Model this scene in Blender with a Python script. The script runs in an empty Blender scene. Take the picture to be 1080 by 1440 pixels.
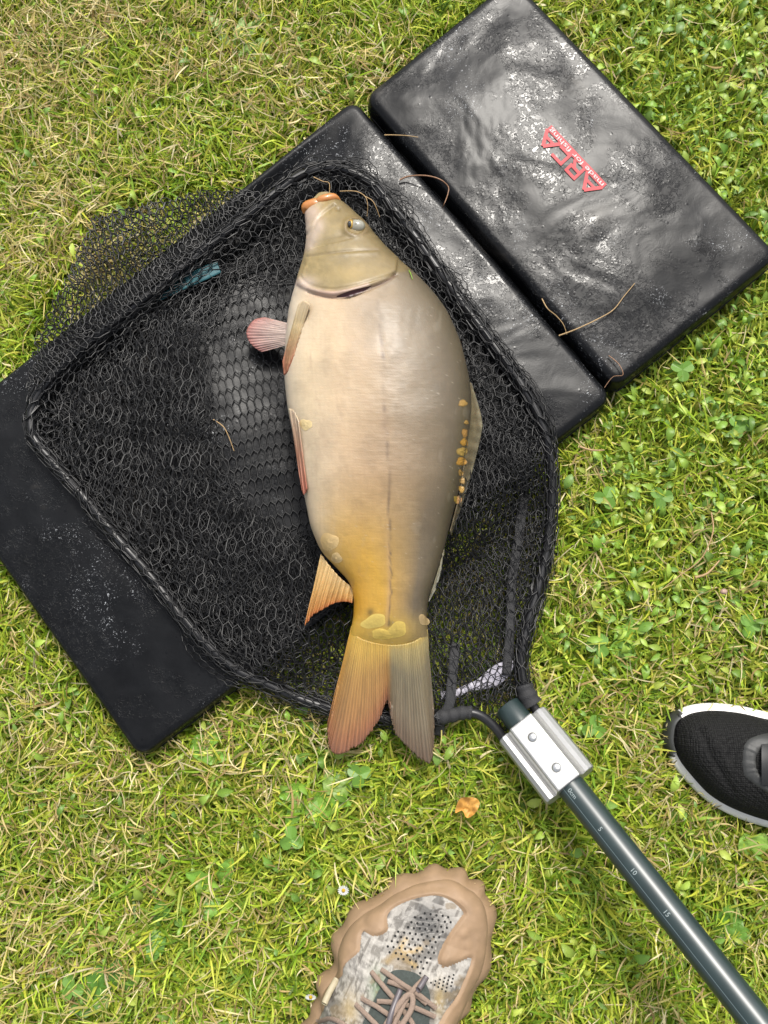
import bpy, math, random
import numpy as np
from mathutils import Vector, Matrix

random.seed(7)
rng = np.random.default_rng(11)
scene = bpy.context.scene
col = scene.collection

# ------------------------------------------------------------------ camera
IMG_W, IMG_H = 1080.0, 1440.0          # pixel grid of the photograph, used to lay things out
FPX = 1250.0
DIST = 0.93
fwd = np.array([-math.tan(math.radians(2.5)), math.tan(math.radians(9.0)), -1.0]); fwd /= np.linalg.norm(fwd)
rgt = np.cross(fwd, [0, 1, 0]); rgt /= np.linalg.norm(rgt)
upv = np.cross(rgt, fwd)
CAM = -fwd * DIST
cam_data = bpy.data.cameras.new('camera')
cam_data.sensor_fit = 'VERTICAL'
cam_data.sensor_height = 36.0
cam_data.lens = FPX / IMG_H * 36.0
cam_data.clip_start = 0.01
cam_data.clip_end = 500.0
cam = bpy.data.objects.new('camera', cam_data)
m = Matrix.Identity(4)
for i in range(3):
    m[i][0] = rgt[i]; m[i][1] = upv[i]; m[i][2] = -fwd[i]; m[i][3] = CAM[i]
cam.matrix_world = m
col.objects.link(cam)
scene.camera = cam

# ------------------------------------------------------------------ light
SUN_ELEV, SUN_AZ = 57.0, 14.0           # azimuth measured from +Y towards +X
world = bpy.data.worlds.new('World')
scene.world = world
world.use_nodes = True
wn, wl = world.node_tree.nodes, world.node_tree.links
wn.clear()
sky = wn.new('ShaderNodeTexSky'); sky.sky_type = 'NISHITA'; sky.sun_disc = False
sky.sun_elevation = math.radians(SUN_ELEV); sky.sun_rotation = math.radians(SUN_AZ)
sky.air_density = 1.0; sky.dust_density = 4.0; sky.ozone_density = 1.0
hs = wn.new('ShaderNodeHueSaturation'); hs.inputs['Saturation'].default_value = 0.32
bg = wn.new('ShaderNodeBackground'); bg.inputs['Strength'].default_value = 0.12
wo = wn.new('ShaderNodeOutputWorld')
wl.new(sky.outputs[0], hs.inputs['Color']); wl.new(hs.outputs[0], bg.inputs['Color']); wl.new(bg.outputs[0], wo.inputs['Surface'])
sd = bpy.data.lights.new('sun', 'SUN'); sd.energy = 2.0; sd.angle = math.radians(10.0); sd.color = (1.0, 0.955, 0.88)
so = bpy.data.objects.new('sun', sd); col.objects.link(so)
e, a = math.radians(SUN_ELEV), math.radians(SUN_AZ)
sdir = Vector((math.sin(a) * math.cos(e), math.cos(a) * math.cos(e), math.sin(e)))
so.rotation_euler = sdir.to_track_quat('Z', 'Y').to_euler()
so.location = sdir * 3
vs = scene.view_settings
vs.view_transform = 'Standard'; vs.look = 'None'; vs.gamma = 1.0; vs.use_curve_mapping = False
vs.exposure = 1.06
scene.cycles.max_bounces = 6
scene.cycles.transparent_max_bounces = 8

# ------------------------------------------------------------------ helpers
def P(px, py, z):
    """photo pixel + height above ground -> world point(s)"""
    px, py, z = np.broadcast_arrays(np.asarray(px, float), np.asarray(py, float), np.asarray(z, float))
    d = fwd[None] + rgt[None] * ((px.ravel() - IMG_W / 2) / FPX)[:, None] - upv[None] * ((py.ravel() - IMG_H / 2) / FPX)[:, None]
    t = (z.ravel() - CAM[2]) / d[:, 2]
    return (CAM[None] + d * t[:, None]).reshape(px.shape + (3,))

def proj(v):
    q = np.asarray(v, float) - CAM
    zc = q @ fwd
    return np.stack([IMG_W / 2 + FPX * (q @ rgt) / zc, IMG_H / 2 - FPX * (q @ upv) / zc], -1)

def lin(r, g, b, k=1.0 / 2.2):
    o = []
    for c in (r, g, b):
        c /= 255.0
        o.append((c / 12.92 if c <= 0.04045 else ((c + 0.055) / 1.055) ** 2.4) * k)
    return tuple(o)

_tab = np.random.default_rng(3).uniform(-1, 1, (16, 256, 256))
def vnoise(x, y, seed=0):
    x = np.asarray(x, float); y = np.asarray(y, float)
    xi = np.floor(x).astype(int); yi = np.floor(y).astype(int)
    fx = x - xi; fy = y - yi
    fx = fx * fx * (3 - 2 * fx); fy = fy * fy * (3 - 2 * fy)
    t = _tab[seed % 16]
    a = t[xi & 255, yi & 255]; b = t[(xi + 1) & 255, yi & 255]
    c = t[xi & 255, (yi + 1) & 255]; d = t[(xi + 1) & 255, (yi + 1) & 255]
    return (a * (1 - fx) + b * fx) * (1 - fy) + (c * (1 - fx) + d * fx) * fy

def fbm(x, y, seed=0, o=4):
    s = 0; a = 1.0; n = 0
    for k in range(o):
        s = s + a * vnoise(x * 2 ** k + 17.3 * k, y * 2 ** k - 9.1 * k, seed + k); n += a; a *= 0.5
    return s / n

def sstep(a, b, x):
    t = np.clip((np.asarray(x, float) - a) / (b - a), 0, 1)
    return t * t * (3 - 2 * t)

def inpoly(px, py, poly):
    px = np.asarray(px, float); py = np.asarray(py, float)
    r = np.zeros(px.shape, bool)
    n = len(poly)
    for i in range(n):
        x0, y0 = poly[i][:2]; x1, y1 = poly[(i + 1) % n][:2]
        c = (y0 > py) != (y1 > py)
        with np.errstate(divide='ignore', invalid='ignore'):
            xs = (x1 - x0) * (py - y0) / ((y1 - y0) if y1 != y0 else 1e-9) + x0
        r ^= c & (px < xs)
    return r

def polydist(px, py, poly, closed=True):
    px = np.asarray(px, float); py = np.asarray(py, float)
    best = np.full(px.shape, 1e9)
    n = len(poly)
    for i in range(n if closed else n - 1):
        x0, y0 = poly[i][:2]; x1, y1 = poly[(i + 1) % n][:2]
        dx, dy = x1 - x0, y1 - y0
        t = np.clip(((px - x0) * dx + (py - y0) * dy) / (dx * dx + dy * dy + 1e-12), 0, 1)
        best = np.minimum(best, np.hypot(px - x0 - t * dx, py - y0 - t * dy))
    return best

def catmull(pts, per=8, closed=False):
    pts = np.asarray(pts, float); n = len(pts); out = []
    rngi = range(n) if closed else range(n - 1)
    for i in rngi:
        g = lambda k: pts[k % n] if closed else pts[min(max(k, 0), n - 1)]
        p0, p1, p2, p3 = g(i - 1), g(i), g(i + 1), g(i + 2)
        for k in range(per):
            t = k / per
            out.append(0.5 * ((2 * p1) + (-p0 + p2) * t + (2 * p0 - 5 * p1 + 4 * p2 - p3) * t * t + (-p0 + 3 * p1 - 3 * p2 + p3) * t ** 3))
    if not closed:
        out.append(pts[-1])
    return np.array(out)

def mesh(name, v, f, mat=None, parent=None, colors=None, smooth=True, uv=None):
    """v (N,3); f (M,3|4) int array or list of index lists"""
    me = bpy.data.meshes.new(name)
    v = np.asarray(v, np.float32)
    if isinstance(f, np.ndarray):
        k = f.shape[1]
        me.vertices.add(len(v)); me.vertices.foreach_set('co', v.ravel())
        me.loops.add(f.size); me.loops.foreach_set('vertex_index', f.astype(np.int32).ravel())
        me.polygons.add(len(f))
        me.polygons.foreach_set('loop_start', np.arange(0, f.size, k, dtype=np.int32))
        me.update(calc_edges=True)
    else:
        me.from_pydata([tuple(map(float, p)) for p in v], [], [list(map(int, q)) for q in f]); me.update()
    if smooth:
        me.polygons.foreach_set('use_smooth', np.ones(len(me.polygons), bool))
    if colors is not None:
        c = np.ones((len(v), 4), np.float32); c[:, :3] = colors
        at = me.color_attributes.new('Col', 'FLOAT_COLOR', 'POINT')
        at.data.foreach_set('color', c.ravel())
    if uv is not None:
        at = me.attributes.new('st', 'FLOAT_VECTOR', 'POINT')
        u3 = np.zeros((len(v), 3), np.float32); u3[:, :uv.shape[1]] = uv
        at.data.foreach_set('vector', u3.ravel())
    me.validate()
    o = bpy.data.objects.new(name, me); col.objects.link(o)
    if mat: me.materials.append(mat)
    if parent is not None:
        setparent(o, parent)
    return o

def setparent(o, parent):
    o.parent = parent
    w = Matrix.Identity(4); q = parent
    if q.type == 'EMPTY':
        w = Matrix.Translation(q.location)
        o.matrix_parent_inverse = w.inverted()

def tag(o, label=None, cat=None, group=None, kind=None):
    if label: o['label'] = label
    if cat: o['category'] = cat
    if group: o['group'] = group
    if kind: o['kind'] = kind
    return o

def empty(name, loc, label, cat, group=None):
    o = bpy.data.objects.new(name, None); o.location = [float(c) for c in loc]
    o.empty_display_size = 0.02
    col.objects.link(o)
    return tag(o, label, cat, group)

def grid_faces(nu, nv, wrap_u=False, wrap_v=False):
    i = np.arange(nu if wrap_u else nu - 1); j = np.arange(nv if wrap_v else nv - 1)
    I, J = np.meshgrid(i, j, indexing='ij')
    I2, J2 = (I + 1) % nu, (J + 1) % nv
    return np.stack([I * nv + J, I2 * nv + J, I2 * nv + J2, I * nv + J2], -1).reshape(-1, 4)

def sweep(pts, rad, n=10, caps=True, flat=1.0):
    """tube along world points; flat<1 squashes it in its own binormal"""
    pts = np.asarray(pts, float); k = len(pts)
    rad = np.broadcast_to(np.asarray(rad, float), (k,))
    t = np.gradient(pts, axis=0); t /= np.linalg.norm(t, axis=1)[:, None] + 1e-12
    ref = np.array([0, 0, 1.0])
    if abs(t[:, 2]).max() > 0.95: ref = np.array([0.3, 1.0, 0.2])
    a = np.cross(t, ref); a /= np.linalg.norm(a, axis=1)[:, None] + 1e-12
    b = np.cross(a, t)
    th = np.linspace(0, 2 * math.pi, n, endpoint=False)
    v = pts[:, None] + rad[:, None, None] * (np.cos(th)[None, :, None] * a[:, None] + flat * np.sin(th)[None, :, None] * b[:, None])
    f = [list(q) for q in grid_faces(k, n, False, True)]
    if caps:
        f.append(list(range(n))[::-1]); f.append([(k - 1) * n + i for i in range(n)])
    return v.reshape(-1, 3), f

def edge_tubes(p0, p1, r, n=3):
    d = p1 - p0; L = np.linalg.norm(d, axis=1); ok = L > 1e-6
    p0, p1, d, L = p0[ok], p1[ok], d[ok], L[ok]
    t = d / L[:, None]
    ref = np.where(np.abs(t[:, 2:3]) > 0.9, np.array([[1.0, 0, 0]]), np.array([[0, 0, 1.0]]))
    a = np.cross(t, ref); a /= np.linalg.norm(a, axis=1)[:, None]
    b = np.cross(t, a)
    th = np.linspace(0, 2 * math.pi, n, endpoint=False) + 0.5
    off = r * (np.cos(th)[None, :, None] * a[:, None] + np.sin(th)[None, :, None] * b[:, None])
    v = np.concatenate([p0[:, None] + off, p1[:, None] + off], 1).reshape(-1, 3)
    base = np.arange(len(p0))[:, None] * (2 * n)
    f = []
    for i in range(n):
        j = (i + 1) % n
        f.append(np.concatenate([base + i, base + j, base + n + j, base + n + i], 1))
    return v, np.concatenate(f, 0)

# ------------------------------------------------------------------ materials
def newmat(name):
    mt = bpy.data.materials.new(name); mt.use_nodes = True
    nt = mt.node_tree; nt.nodes.clear()
    out = nt.nodes.new('ShaderNodeOutputMaterial'); b = nt.nodes.new('ShaderNodeBsdfPrincipled')
    nt.links.new(b.outputs[0], out.inputs['Surface'])
    return mt, nt, b, out

def N(nt, kind, **kw):
    n = nt.nodes.new(kind)
    for k, v in kw.items():
        if hasattr(n, k) and k not in ('Scale',): setattr(n, k, v)
        else: n.inputs[k].default_value = v
    return n

def simple(name, color, rough=0.5, metal=0.0, noise=0.0, nscale=200.0, bump=0.0, coat=0.0, spec=0.5):
    mt, nt, b, out = newmat(name)
    b.inputs['Roughness'].default_value = rough; b.inputs['Metallic'].default_value = metal
    b.inputs['Coat Weight'].default_value = coat; b.inputs['Specular IOR Level'].default_value = spec
    tc = N(nt, 'ShaderNodeTexCoord')
    nz = N(nt, 'ShaderNodeTexNoise'); nz.inputs['Scale'].default_value = nscale; nz.inputs['Detail'].default_value = 4
    nt.links.new(tc.outputs['Object'], nz.inputs['Vector'])
    mx = N(nt, 'ShaderNodeMix', data_type='RGBA')
    mx.inputs[6].default_value = (*[c * (1 - noise) for c in color], 1)
    mx.inputs[7].default_value = (*[min(1, c * (1 + noise)) for c in color], 1)
    nt.links.new(nz.outputs[0], mx.inputs[0]); nt.links.new(mx.outputs[2], b.inputs['Base Color'])
    if bump:
        bp = N(nt, 'ShaderNodeBump'); bp.inputs['Strength'].default_value = 1.0; bp.inputs['Distance'].default_value = bump
        nt.links.new(nz.outputs[0], bp.inputs['Height']); nt.links.new(bp.outputs[0], b.inputs['Normal'])
    return mt

def leafmat(name, transl=0.35, rough=0.45):
    mt, nt, b, out = newmat(name)
    at = N(nt, 'ShaderNodeVertexColor'); at.layer_name = 'Col'
    nt.links.new(at.outputs[0], b.inputs['Base Color']); b.inputs['Roughness'].default_value = rough
    b.inputs['Specular IOR Level'].default_value = 0.35
    tr = N(nt, 'ShaderNodeBsdfTranslucent'); nt.links.new(at.outputs[0], tr.inputs['Color'])
    mx = N(nt, 'ShaderNodeMixShader'); mx.inputs[0].default_value = transl
    nt.links.new(b.outputs[0], mx.inputs[1]); nt.links.new(tr.outputs[0], mx.inputs[2]); nt.links.new(mx.outputs[0], out.inputs['Surface'])
    return mt

def colmat(name, rough=0.5, bump=0.0, bscale=300.0, coat=0.0, noise=0.12, sss=0.0):
    """material driven by the painted colour attribute, with fine grain"""
    mt, nt, b, out = newmat(name)
    at = N(nt, 'ShaderNodeVertexColor'); at.layer_name = 'Col'
    tc = N(nt, 'ShaderNodeTexCoord')
    nz = N(nt, 'ShaderNodeTexNoise'); nz.inputs['Scale'].default_value = bscale; nz.inputs['Detail'].default_value = 5
    nt.links.new(tc.outputs['Object'], nz.inputs['Vector'])
    mr = N(nt, 'ShaderNodeMapRange'); mr.inputs[3].default_value = 1 - noise; mr.inputs[4].default_value = 1 + noise
    nt.links.new(nz.outputs[0], mr.inputs[0])
    vm = N(nt, 'ShaderNodeVectorMath', operation='SCALE'); nt.links.new(at.outputs[0], vm.inputs[0]); nt.links.new(mr.outputs[0], vm.inputs['Scale'])
    nt.links.new(vm.outputs[0], b.inputs['Base Color'])
    b.inputs['Roughness'].default_value = rough; b.inputs['Coat Weight'].default_value = coat; b.inputs['Coat Roughness'].default_value = 0.25
    if sss:
        b.inputs['Subsurface Weight'].default_value = sss; b.inputs['Subsurface Radius'].default_value = (0.008, 0.004, 0.002); b.inputs['Subsurface Scale'].default_value = 0.5
    if bump:
        bp = N(nt, 'ShaderNodeBump'); bp.inputs['Strength'].default_value = 1.0; bp.inputs['Distance'].default_value = bump
        nt.links.new(nz.outputs[0], bp.inputs['Height']); nt.links.new(bp.outputs[0], b.inputs['Normal'])
    return mt
# ------------------------------------------------------------------ ground
ZA, ZB = 0.051, 0.044
A_px = [(512, 141), (720, -27), (1093, 362), (864, 548)]
B_px = [(498, 143), (861, 561), (199, 1066), (-112, 629)]
A_c = P([p[0] for p in A_px], [p[1] for p in A_px], ZA - 0.008)
B_c = P([p[0] for p in B_px], [p[1] for p in B_px], ZB - 0.008)
A_xy = A_c[:, :2]; B_xy = B_c[:, :2]

FAX = P([470, 500, 535, 540, 535, 535], [330, 400, 500, 600, 700, 800], 0.044)[:, :2]
def sheen_slope(x, y):
    """slope shaped into the padding beside the fish to catch a sun sheen"""
    side = sstep(0.03, -0.05, np.asarray(x) - np.interp(np.asarray(y), FAX[::-1, 1], FAX[::-1, 0]))  # added slope kept to the side meant to reflect the sun
    return 0.011 * side * sstep(0.20, 0.07, polydist(x, y, FAX, False))

def zsurf(x, y):
    """height of whatever the net lies on: mat top or flattened grass"""
    inA = inpoly(x, y, A_xy); inB = inpoly(x, y, B_xy)
    d = np.minimum(polydist(x, y, B_xy), 1.0)
    z = 0.016 + (ZB - 0.016) * (1 - sstep(0.0, 0.045, d))
    return np.where(inA, ZA, np.where(inB, ZB, z) - sheen_slope(x, y))

mt, nt, b, out = newmat('ground_soil')
tc = N(nt, 'ShaderNodeTexCoord')
n1 = N(nt, 'ShaderNodeTexNoise'); n1.inputs['Scale'].default_value = 60; n1.inputs['Detail'].default_value = 8
n2 = N(nt, 'ShaderNodeTexNoise'); n2.inputs['Scale'].default_value = 3; n2.inputs['Detail'].default_value = 4
nt.links.new(tc.outputs['Object'], n1.inputs['Vector']); nt.links.new(tc.outputs['Object'], n2.inputs['Vector'])
cr = N(nt, 'ShaderNodeValToRGB')
cr.color_ramp.elements[0].color = (0.030, 0.028, 0.012, 1); cr.color_ramp.elements[0].position = 0.3
cr.color_ramp.elements[1].color = (0.12, 0.13, 0.035, 1); cr.color_ramp.elements[1].position = 0.72
nt.links.new(n1.outputs[0], cr.inputs[0])
cr2 = N(nt, 'ShaderNodeValToRGB')
cr2.color_ramp.elements[0].color = (0.75, 0.9, 0.6, 1); cr2.color_ramp.elements[1].color = (1.3, 1.1, 0.9, 1)
nt.links.new(n2.outputs[0], cr2.inputs[0])
mm = N(nt, 'ShaderNodeMix', data_type='RGBA', blend_type='MULTIPLY'); mm.inputs[0].default_value = 1
nt.links.new(cr.outputs[0], mm.inputs[6]); nt.links.new(cr2.outputs[0], mm.inputs[7]); nt.links.new(mm.outputs[2], b.inputs['Base Color'])
b.inputs['Roughness'].default_value = 0.9
bp = N(nt, 'ShaderNodeBump'); bp.inputs['Distance'].default_value = 0.01; nt.links.new(n1.outputs[0], bp.inputs['Height']); nt.links.new(bp.outputs[0], b.inputs['Normal'])
M_soil = mt
gs = np.concatenate([[-60, -20, -6], np.linspace(-1.6, 1.6, 81), [6, 20, 60]])
GX, GY = np.meshgrid(gs, gs, indexing='ij')
GZ = np.where(np.hypot(GX, GY) < 2, fbm(GX * 9, GY * 9, 2) * 0.003 - 0.001, 0)
tag(mesh('ground', np.stack([GX, GY, GZ], -1).reshape(-1, 3), grid_faces(len(gs), len(gs)), M_soil), kind='structure')

# ------------------------------------------------------------------ mat
def vinyl(name):
    mt, nt, b, out = newmat(name)
    L = nt.links.new
    tc = N(nt, 'ShaderNodeTexCoord')
    def noise(scale, detail=4, dist=0.0, rough=0.5):
        n = N(nt, 'ShaderNodeTexNoise'); n.inputs['Scale'].default_value = scale; n.inputs['Detail'].default_value = detail
        n.inputs['Distortion'].default_value = dist; n.inputs['Roughness'].default_value = rough
        L(tc.outputs['Object'], n.inputs['Vector']); return n
    def math_(op, a, b_, clamp=False):
        q = N(nt, 'ShaderNodeMath', operation=op); q.use_clamp = clamp
        for i, s_ in enumerate((a, b_)):
            if isinstance(s_, (int, float)): q.inputs[i].default_value = s_
            else: L(s_, q.inputs[i])
        return q.outputs[0]
    def ramp(src, lo, hi):
        r = N(nt, 'ShaderNodeMapRange'); r.interpolation_type = 'SMOOTHSTEP'
        r.inputs[1].default_value = lo; r.inputs[2].default_value = hi; L(src, r.inputs[0]); return r.outputs[0]
    big = noise(8, 1, 0.3); mid = noise(45, 5, 1.2, 0.6); film = noise(165, 4, 1.4, 0.62); fine = noise(900, 2)
    vor = N(nt, 'ShaderNodeTexVoronoi'); vor.inputs['Scale'].default_value = 230; vor.feature = 'SMOOTH_F1'; vor.inputs['Smoothness'].default_value = 0.3
    L(tc.outputs['Object'], vor.inputs['Vector'])
    vor2 = N(nt, 'ShaderNodeTexVoronoi'); vor2.inputs['Scale'].default_value = 95; L(tc.outputs['Object'], vor2.inputs['Vector'])
    drops = ramp(vor.outputs['Distance'], 0.42, 0.16)
    wetarea = ramp(noise(14, 4, 0.8).outputs[0], 0.42, 0.6)
    drops = math_('MULTIPLY', math_('MULTIPLY', drops, wetarea), ramp(noise(75, 3, 0.5).outputs[0], 0.50, 0.62))
    edge = ramp(film.outputs[0], 0.50, 0.53)
    edge = math_('MULTIPLY', edge, wetarea)
    sc_ = N(nt, 'ShaderNodeSeparateColor'); L(vor2.outputs['Color'], sc_.inputs[0])
    drops2 = math_('MULTIPLY', ramp(vor2.outputs['Distance'], 0.20, 0.06), math_('GREATER_THAN', sc_.outputs[0], 0.62))
    drops = math_('MAXIMUM', drops, drops2)
    h = math_('MULTIPLY', big.outputs[0], 0.60)
    h = math_('ADD', h, math_('MULTIPLY', mid.outputs[0], 0.045))
    h = math_('ADD', h, math_('MULTIPLY', edge, 0.030))
    h = math_('ADD', h, math_('MULTIPLY', drops, 0.016))
    h = math_('ADD', h, math_('MULTIPLY', fine.outputs[0], 0.010))
    bp = N(nt, 'ShaderNodeBump'); bp.inputs['Strength'].default_value = 1.0; bp.inputs['Distance'].default_value = 0.0042
    L(h, bp.inputs['Height']); L(bp.outputs[0], b.inputs['Normal'])
    dirt = noise(22, 7, 0.3, 0.7)
    cr = N(nt, 'ShaderNodeValToRGB')
    cr.color_ramp.elements[0].color = (0.0026, 0.0028, 0.0033, 1); cr.color_ramp.elements[0].position = 0.35
    cr.color_ramp.elements[1].color = (0.0075, 0.0080, 0.0090, 1); cr.color_ramp.elements[1].position = 0.75
    L(dirt.outputs[0], cr.inputs[0])
    # glints of wet drops painted as pale flecks in loose clusters, and a little mud
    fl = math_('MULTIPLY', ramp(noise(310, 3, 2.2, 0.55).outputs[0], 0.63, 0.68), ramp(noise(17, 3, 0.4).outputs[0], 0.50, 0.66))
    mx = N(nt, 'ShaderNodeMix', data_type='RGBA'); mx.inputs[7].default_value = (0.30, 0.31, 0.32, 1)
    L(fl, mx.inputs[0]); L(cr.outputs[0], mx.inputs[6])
    mud = math_('MULTIPLY', ramp(noise(11, 5, 0.4, 0.6).outputs[0], 0.60, 0.74), 0.55)
    mx2 = N(nt, 'ShaderNodeMix', data_type='RGBA'); mx2.inputs[7].default_value = (0.045, 0.040, 0.034, 1)
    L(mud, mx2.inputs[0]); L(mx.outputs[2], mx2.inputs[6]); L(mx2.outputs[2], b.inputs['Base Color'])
    rr = N(nt, 'ShaderNodeMapRange'); rr.inputs[3].default_value = 0.31; rr.inputs[4].default_value = 0.17
    L(math_('MAXIMUM', edge, drops), rr.inputs[0]); L(rr.outputs[0], b.inputs['Roughness'])
    b.inputs['Specular IOR Level'].default_value = 0.155
    return mt
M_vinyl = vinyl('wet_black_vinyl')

def panel_h(x, y, amp):
    w = fbm(x * 14 + 3, y * 14, 5, 3) * 0.0018 + fbm(x * 42 + 2 * vnoise(x * 15, y * 15, 1), y * 42, 8, 3) * 0.0005
    return w * amp

def panel(name, c, ztop, du, dv, parent, r=0.0085, amp=1.0, label=None, seam=True):
    """c: four xy corners; rounded, padded slab"""
    c = np.asarray(c)[:, :2]
    lu = np.linalg.norm(c[1] - c[0]); lv = np.linalg.norm(c[3] - c[0])
    nu = int(lu / du) + 1; nv = int(lv / dv) + 1
    def spaced(n, l):
        e = np.array([0, .04, .1, .2, .35, .55, .8, 1.0]) * r
        return np.concatenate([e, np.linspace(r, l - r, n)[1:-1], (l - e)[::-1]])
    U = spaced(nu, lu); V = spaced(nv, lv); nu, nv = len(U), len(V)
    UU, VV = np.meshgrid(U, V, indexing='ij')
    cr_ = 0.014
    # pull the corner in to a rounded plan
    qx = np.minimum(UU, lu - UU); qy = np.minimum(VV, lv - VV)
    incorner = (qx < cr_) & (qy < cr_)
    ddx = cr_ - qx; ddy = cr_ - qy; mx = np.maximum(ddx, ddy); hy = np.hypot(ddx, ddy) + 1e-9
    sc = np.where(incorner, mx / hy, 1.0)
    nqx = np.where(incorner, cr_ - ddx * sc, qx); nqy = np.where(incorner, cr_ - ddy * sc, qy)
    dist = np.where(incorner, cr_ - mx, np.minimum(qx, qy))
    U2 = np.where(UU < lu / 2, nqx, lu - nqx); V2 = np.where(VV < lv / 2, nqy, lv - nqy)
    s, t = U2 / lu, V2 / lv
    xy = (c[0] * ((1 - s) * (1 - t))[..., None] + c[1] * (s * (1 - t))[..., None] + c[2] * (s * t)[..., None] + c[3] * ((1 - s) * t)[..., None])
    d = np.clip(dist, 0, r)
    drop = r - np.sqrt(np.maximum(r * r - (r - d) ** 2, 0))
    x, y = xy[..., 0], xy[..., 1]
    z = ztop - drop * 0.8 + panel_h(x, y, amp) * sstep(0, 0.03, dist) + 0.003 * sstep(0, 0.09, dist) - (sheen_slope(x, y) * sstep(0, .02, dist) if ztop == ZB else 0)
    # slight waviness of the edge
    v = np.stack([x, y, z], -1).reshape(-1, 3)
    f = [grid_faces(nu, nv)]
    idx = np.arange(nu * nv).reshape(nu, nv)
    loop = np.concatenate([idx[:, 0], idx[-1, 1:], idx[-2::-1, -1], idx[0, -2:0:-1]])
    ctr = c.mean(0); rings = [loop]; base = len(v); vv = [v]
    for zz, inset in ((ztop * 0.62, -0.002), (ztop * 0.3, 0.0), (0.001, 0.006)):
        q = v[loop].copy(); dirv = ctr - q[:, :2]; dirv /= np.linalg.norm(dirv, axis=1)[:, None]
        q[:, :2] += dirv * inset + fbm(q[:, :1] * 60, q[:, 1:2] * 60, 3, 2) * 0.0012; q[:, 2] = zz
        vv.append(q); rings.append(np.arange(base, base + len(loop))); base += len(loop)
    for a_, b_ in zip(rings[:-1], rings[1:]):
        f.append(np.stack([a_, b_, np.roll(b_, -1), np.roll(a_, -1)], -1))
    F = np.concatenate(f)[:, ::-1].copy()
    o = mesh(name, np.concatenate(vv), F, M_vinyl, parent)
    if label: o['label'] = label
    return o

mat_root = empty('unhooking_mat', (*B_xy.mean(0), 0.0), 'wet black padded vinyl mat with a fold, under the net and fish', 'mat')
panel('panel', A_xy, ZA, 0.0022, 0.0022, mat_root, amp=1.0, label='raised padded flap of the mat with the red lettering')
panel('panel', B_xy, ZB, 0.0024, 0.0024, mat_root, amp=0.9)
# welded seam running round the sides of each panel
for xy_, zz in ((A_xy, ZA * .52), (B_xy, ZB * .52)):
    ctr_ = xy_.mean(0); loop_ = []
    for i in range(4):
        p0_, p1_ = xy_[i], xy_[(i + 1) % 4]
        for t_ in np.linspace(.035, .965, 30): loop_.append(p0_ + (p1_ - p0_) * t_)
    loop_ = np.array(loop_); out_ = loop_ - ctr_; out_ /= np.linalg.norm(out_, axis=1)[:, None]
    pts_ = np.concatenate([loop_ + out_ * .0016, (zz + .0008 * np.sin(np.arange(len(loop_)) * .7))[:, None]], 1)
    pts_ = np.concatenate([pts_, pts_[:1]])
    v, f = sweep(pts_, .0013, 7); mesh('seam', v, f, M_vinyl, mat_root)
# cloth hinge lying low in the gap between the two panels
g0, g1 = (A_xy[0] + B_xy[0]) / 2, (A_xy[3] + B_xy[1]) / 2
n_ = 40; tt = np.linspace(0.02, 0.98, n_)
ax = (g1 - g0) / np.linalg.norm(g1 - g0); nn = np.array([-ax[1], ax[0]])
ww = np.linspace(-0.012, 0.012, 7)
hv = np.array([[*(g0 + (g1 - g0) * t + nn * w), 0.012 + 20 * w * w + 0.001 * math.sin(t * 60)] for t in tt for w in ww])
mesh('hinge', hv, grid_faces(n_, 7), M_vinyl, mat_root)

# red print on the raised panel, stroke by stroke, following the padded surface
def ztopA(x, y):
    d = polydist(x, y, A_xy)
    return ZA + panel_h(x, y, 1.0) * sstep(0, 0.03, d) + 0.003 * sstep(0, 0.09, d)
LO = np.array([854.4, 259.6]); LR = np.array([-0.687, -0.727]); LD = np.array([0.727, -0.687])
def logo_pt(u, v, up=0.0006):
    p = LO + LR * u + LD * v
    w = P(p[0], p[1], ZA + 0.003)
    return [w[0], w[1], float(ztopA(w[0], w[1])) + up]
M_red = simple('red_print', lin(228, 22, 42), 0.55, noise=0.15, nscale=500)
M_white_print = simple('white_print', lin(235, 225, 225), 0.45)
lv_, lf_ = [], []
def stroke(u0, v0, u1, v1, w=4.6, ext=0.0):
    d = np.array([u1 - u0, v1 - v0], float); L = np.linalg.norm(d); d /= L; n = np.array([-d[1], d[0]]) * w / 2
    k = max(2, int(L / 3)); b0 = len(lv_)
    for i in range(k + 1):
        c = np.array([u0, v0]) + d * (-ext + (L + 2 * ext) * i / k)
        for sgn in (-1, 0, 1):
            lv_.append(logo_pt(*(c + n * sgn), up=0.0009 + 0.00002 * (len(lf_) % 7)))
    for i in range(k):
        for j in (0, 1):
            q = b0 + i * 3 + j; lf_.append([q, q + 1, q + 4, q + 3])
stroke(1, -4.6, 115, -4.6, 9.0)
for x0, xa, x1 in ((2, 17.5, 33), (86, 101.5, 115)):
    stroke(x0 + 1, -9, xa - 1, -28, 5.0, 1.5); stroke(x1 - 1, -9, xa + 1, -28, 5.0, 1.5); stroke(x0 + 7, -16.5, x1 - 7, -16.5, 4.0)
for a_ in ((38.5, -9, 38.5, -30), (38.5, -28, 57, -28), (55, -28, 55, -17), (38.5, -18, 57, -18), (50, -17, 57, -9),
           (66, -9, 66, -30), (66, -28, 85, -28), (66, -11, 85, -11)):
    stroke(*a_, 4.4)
mesh('lettering', lv_, lf_, M_red, mat_root)
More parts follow.
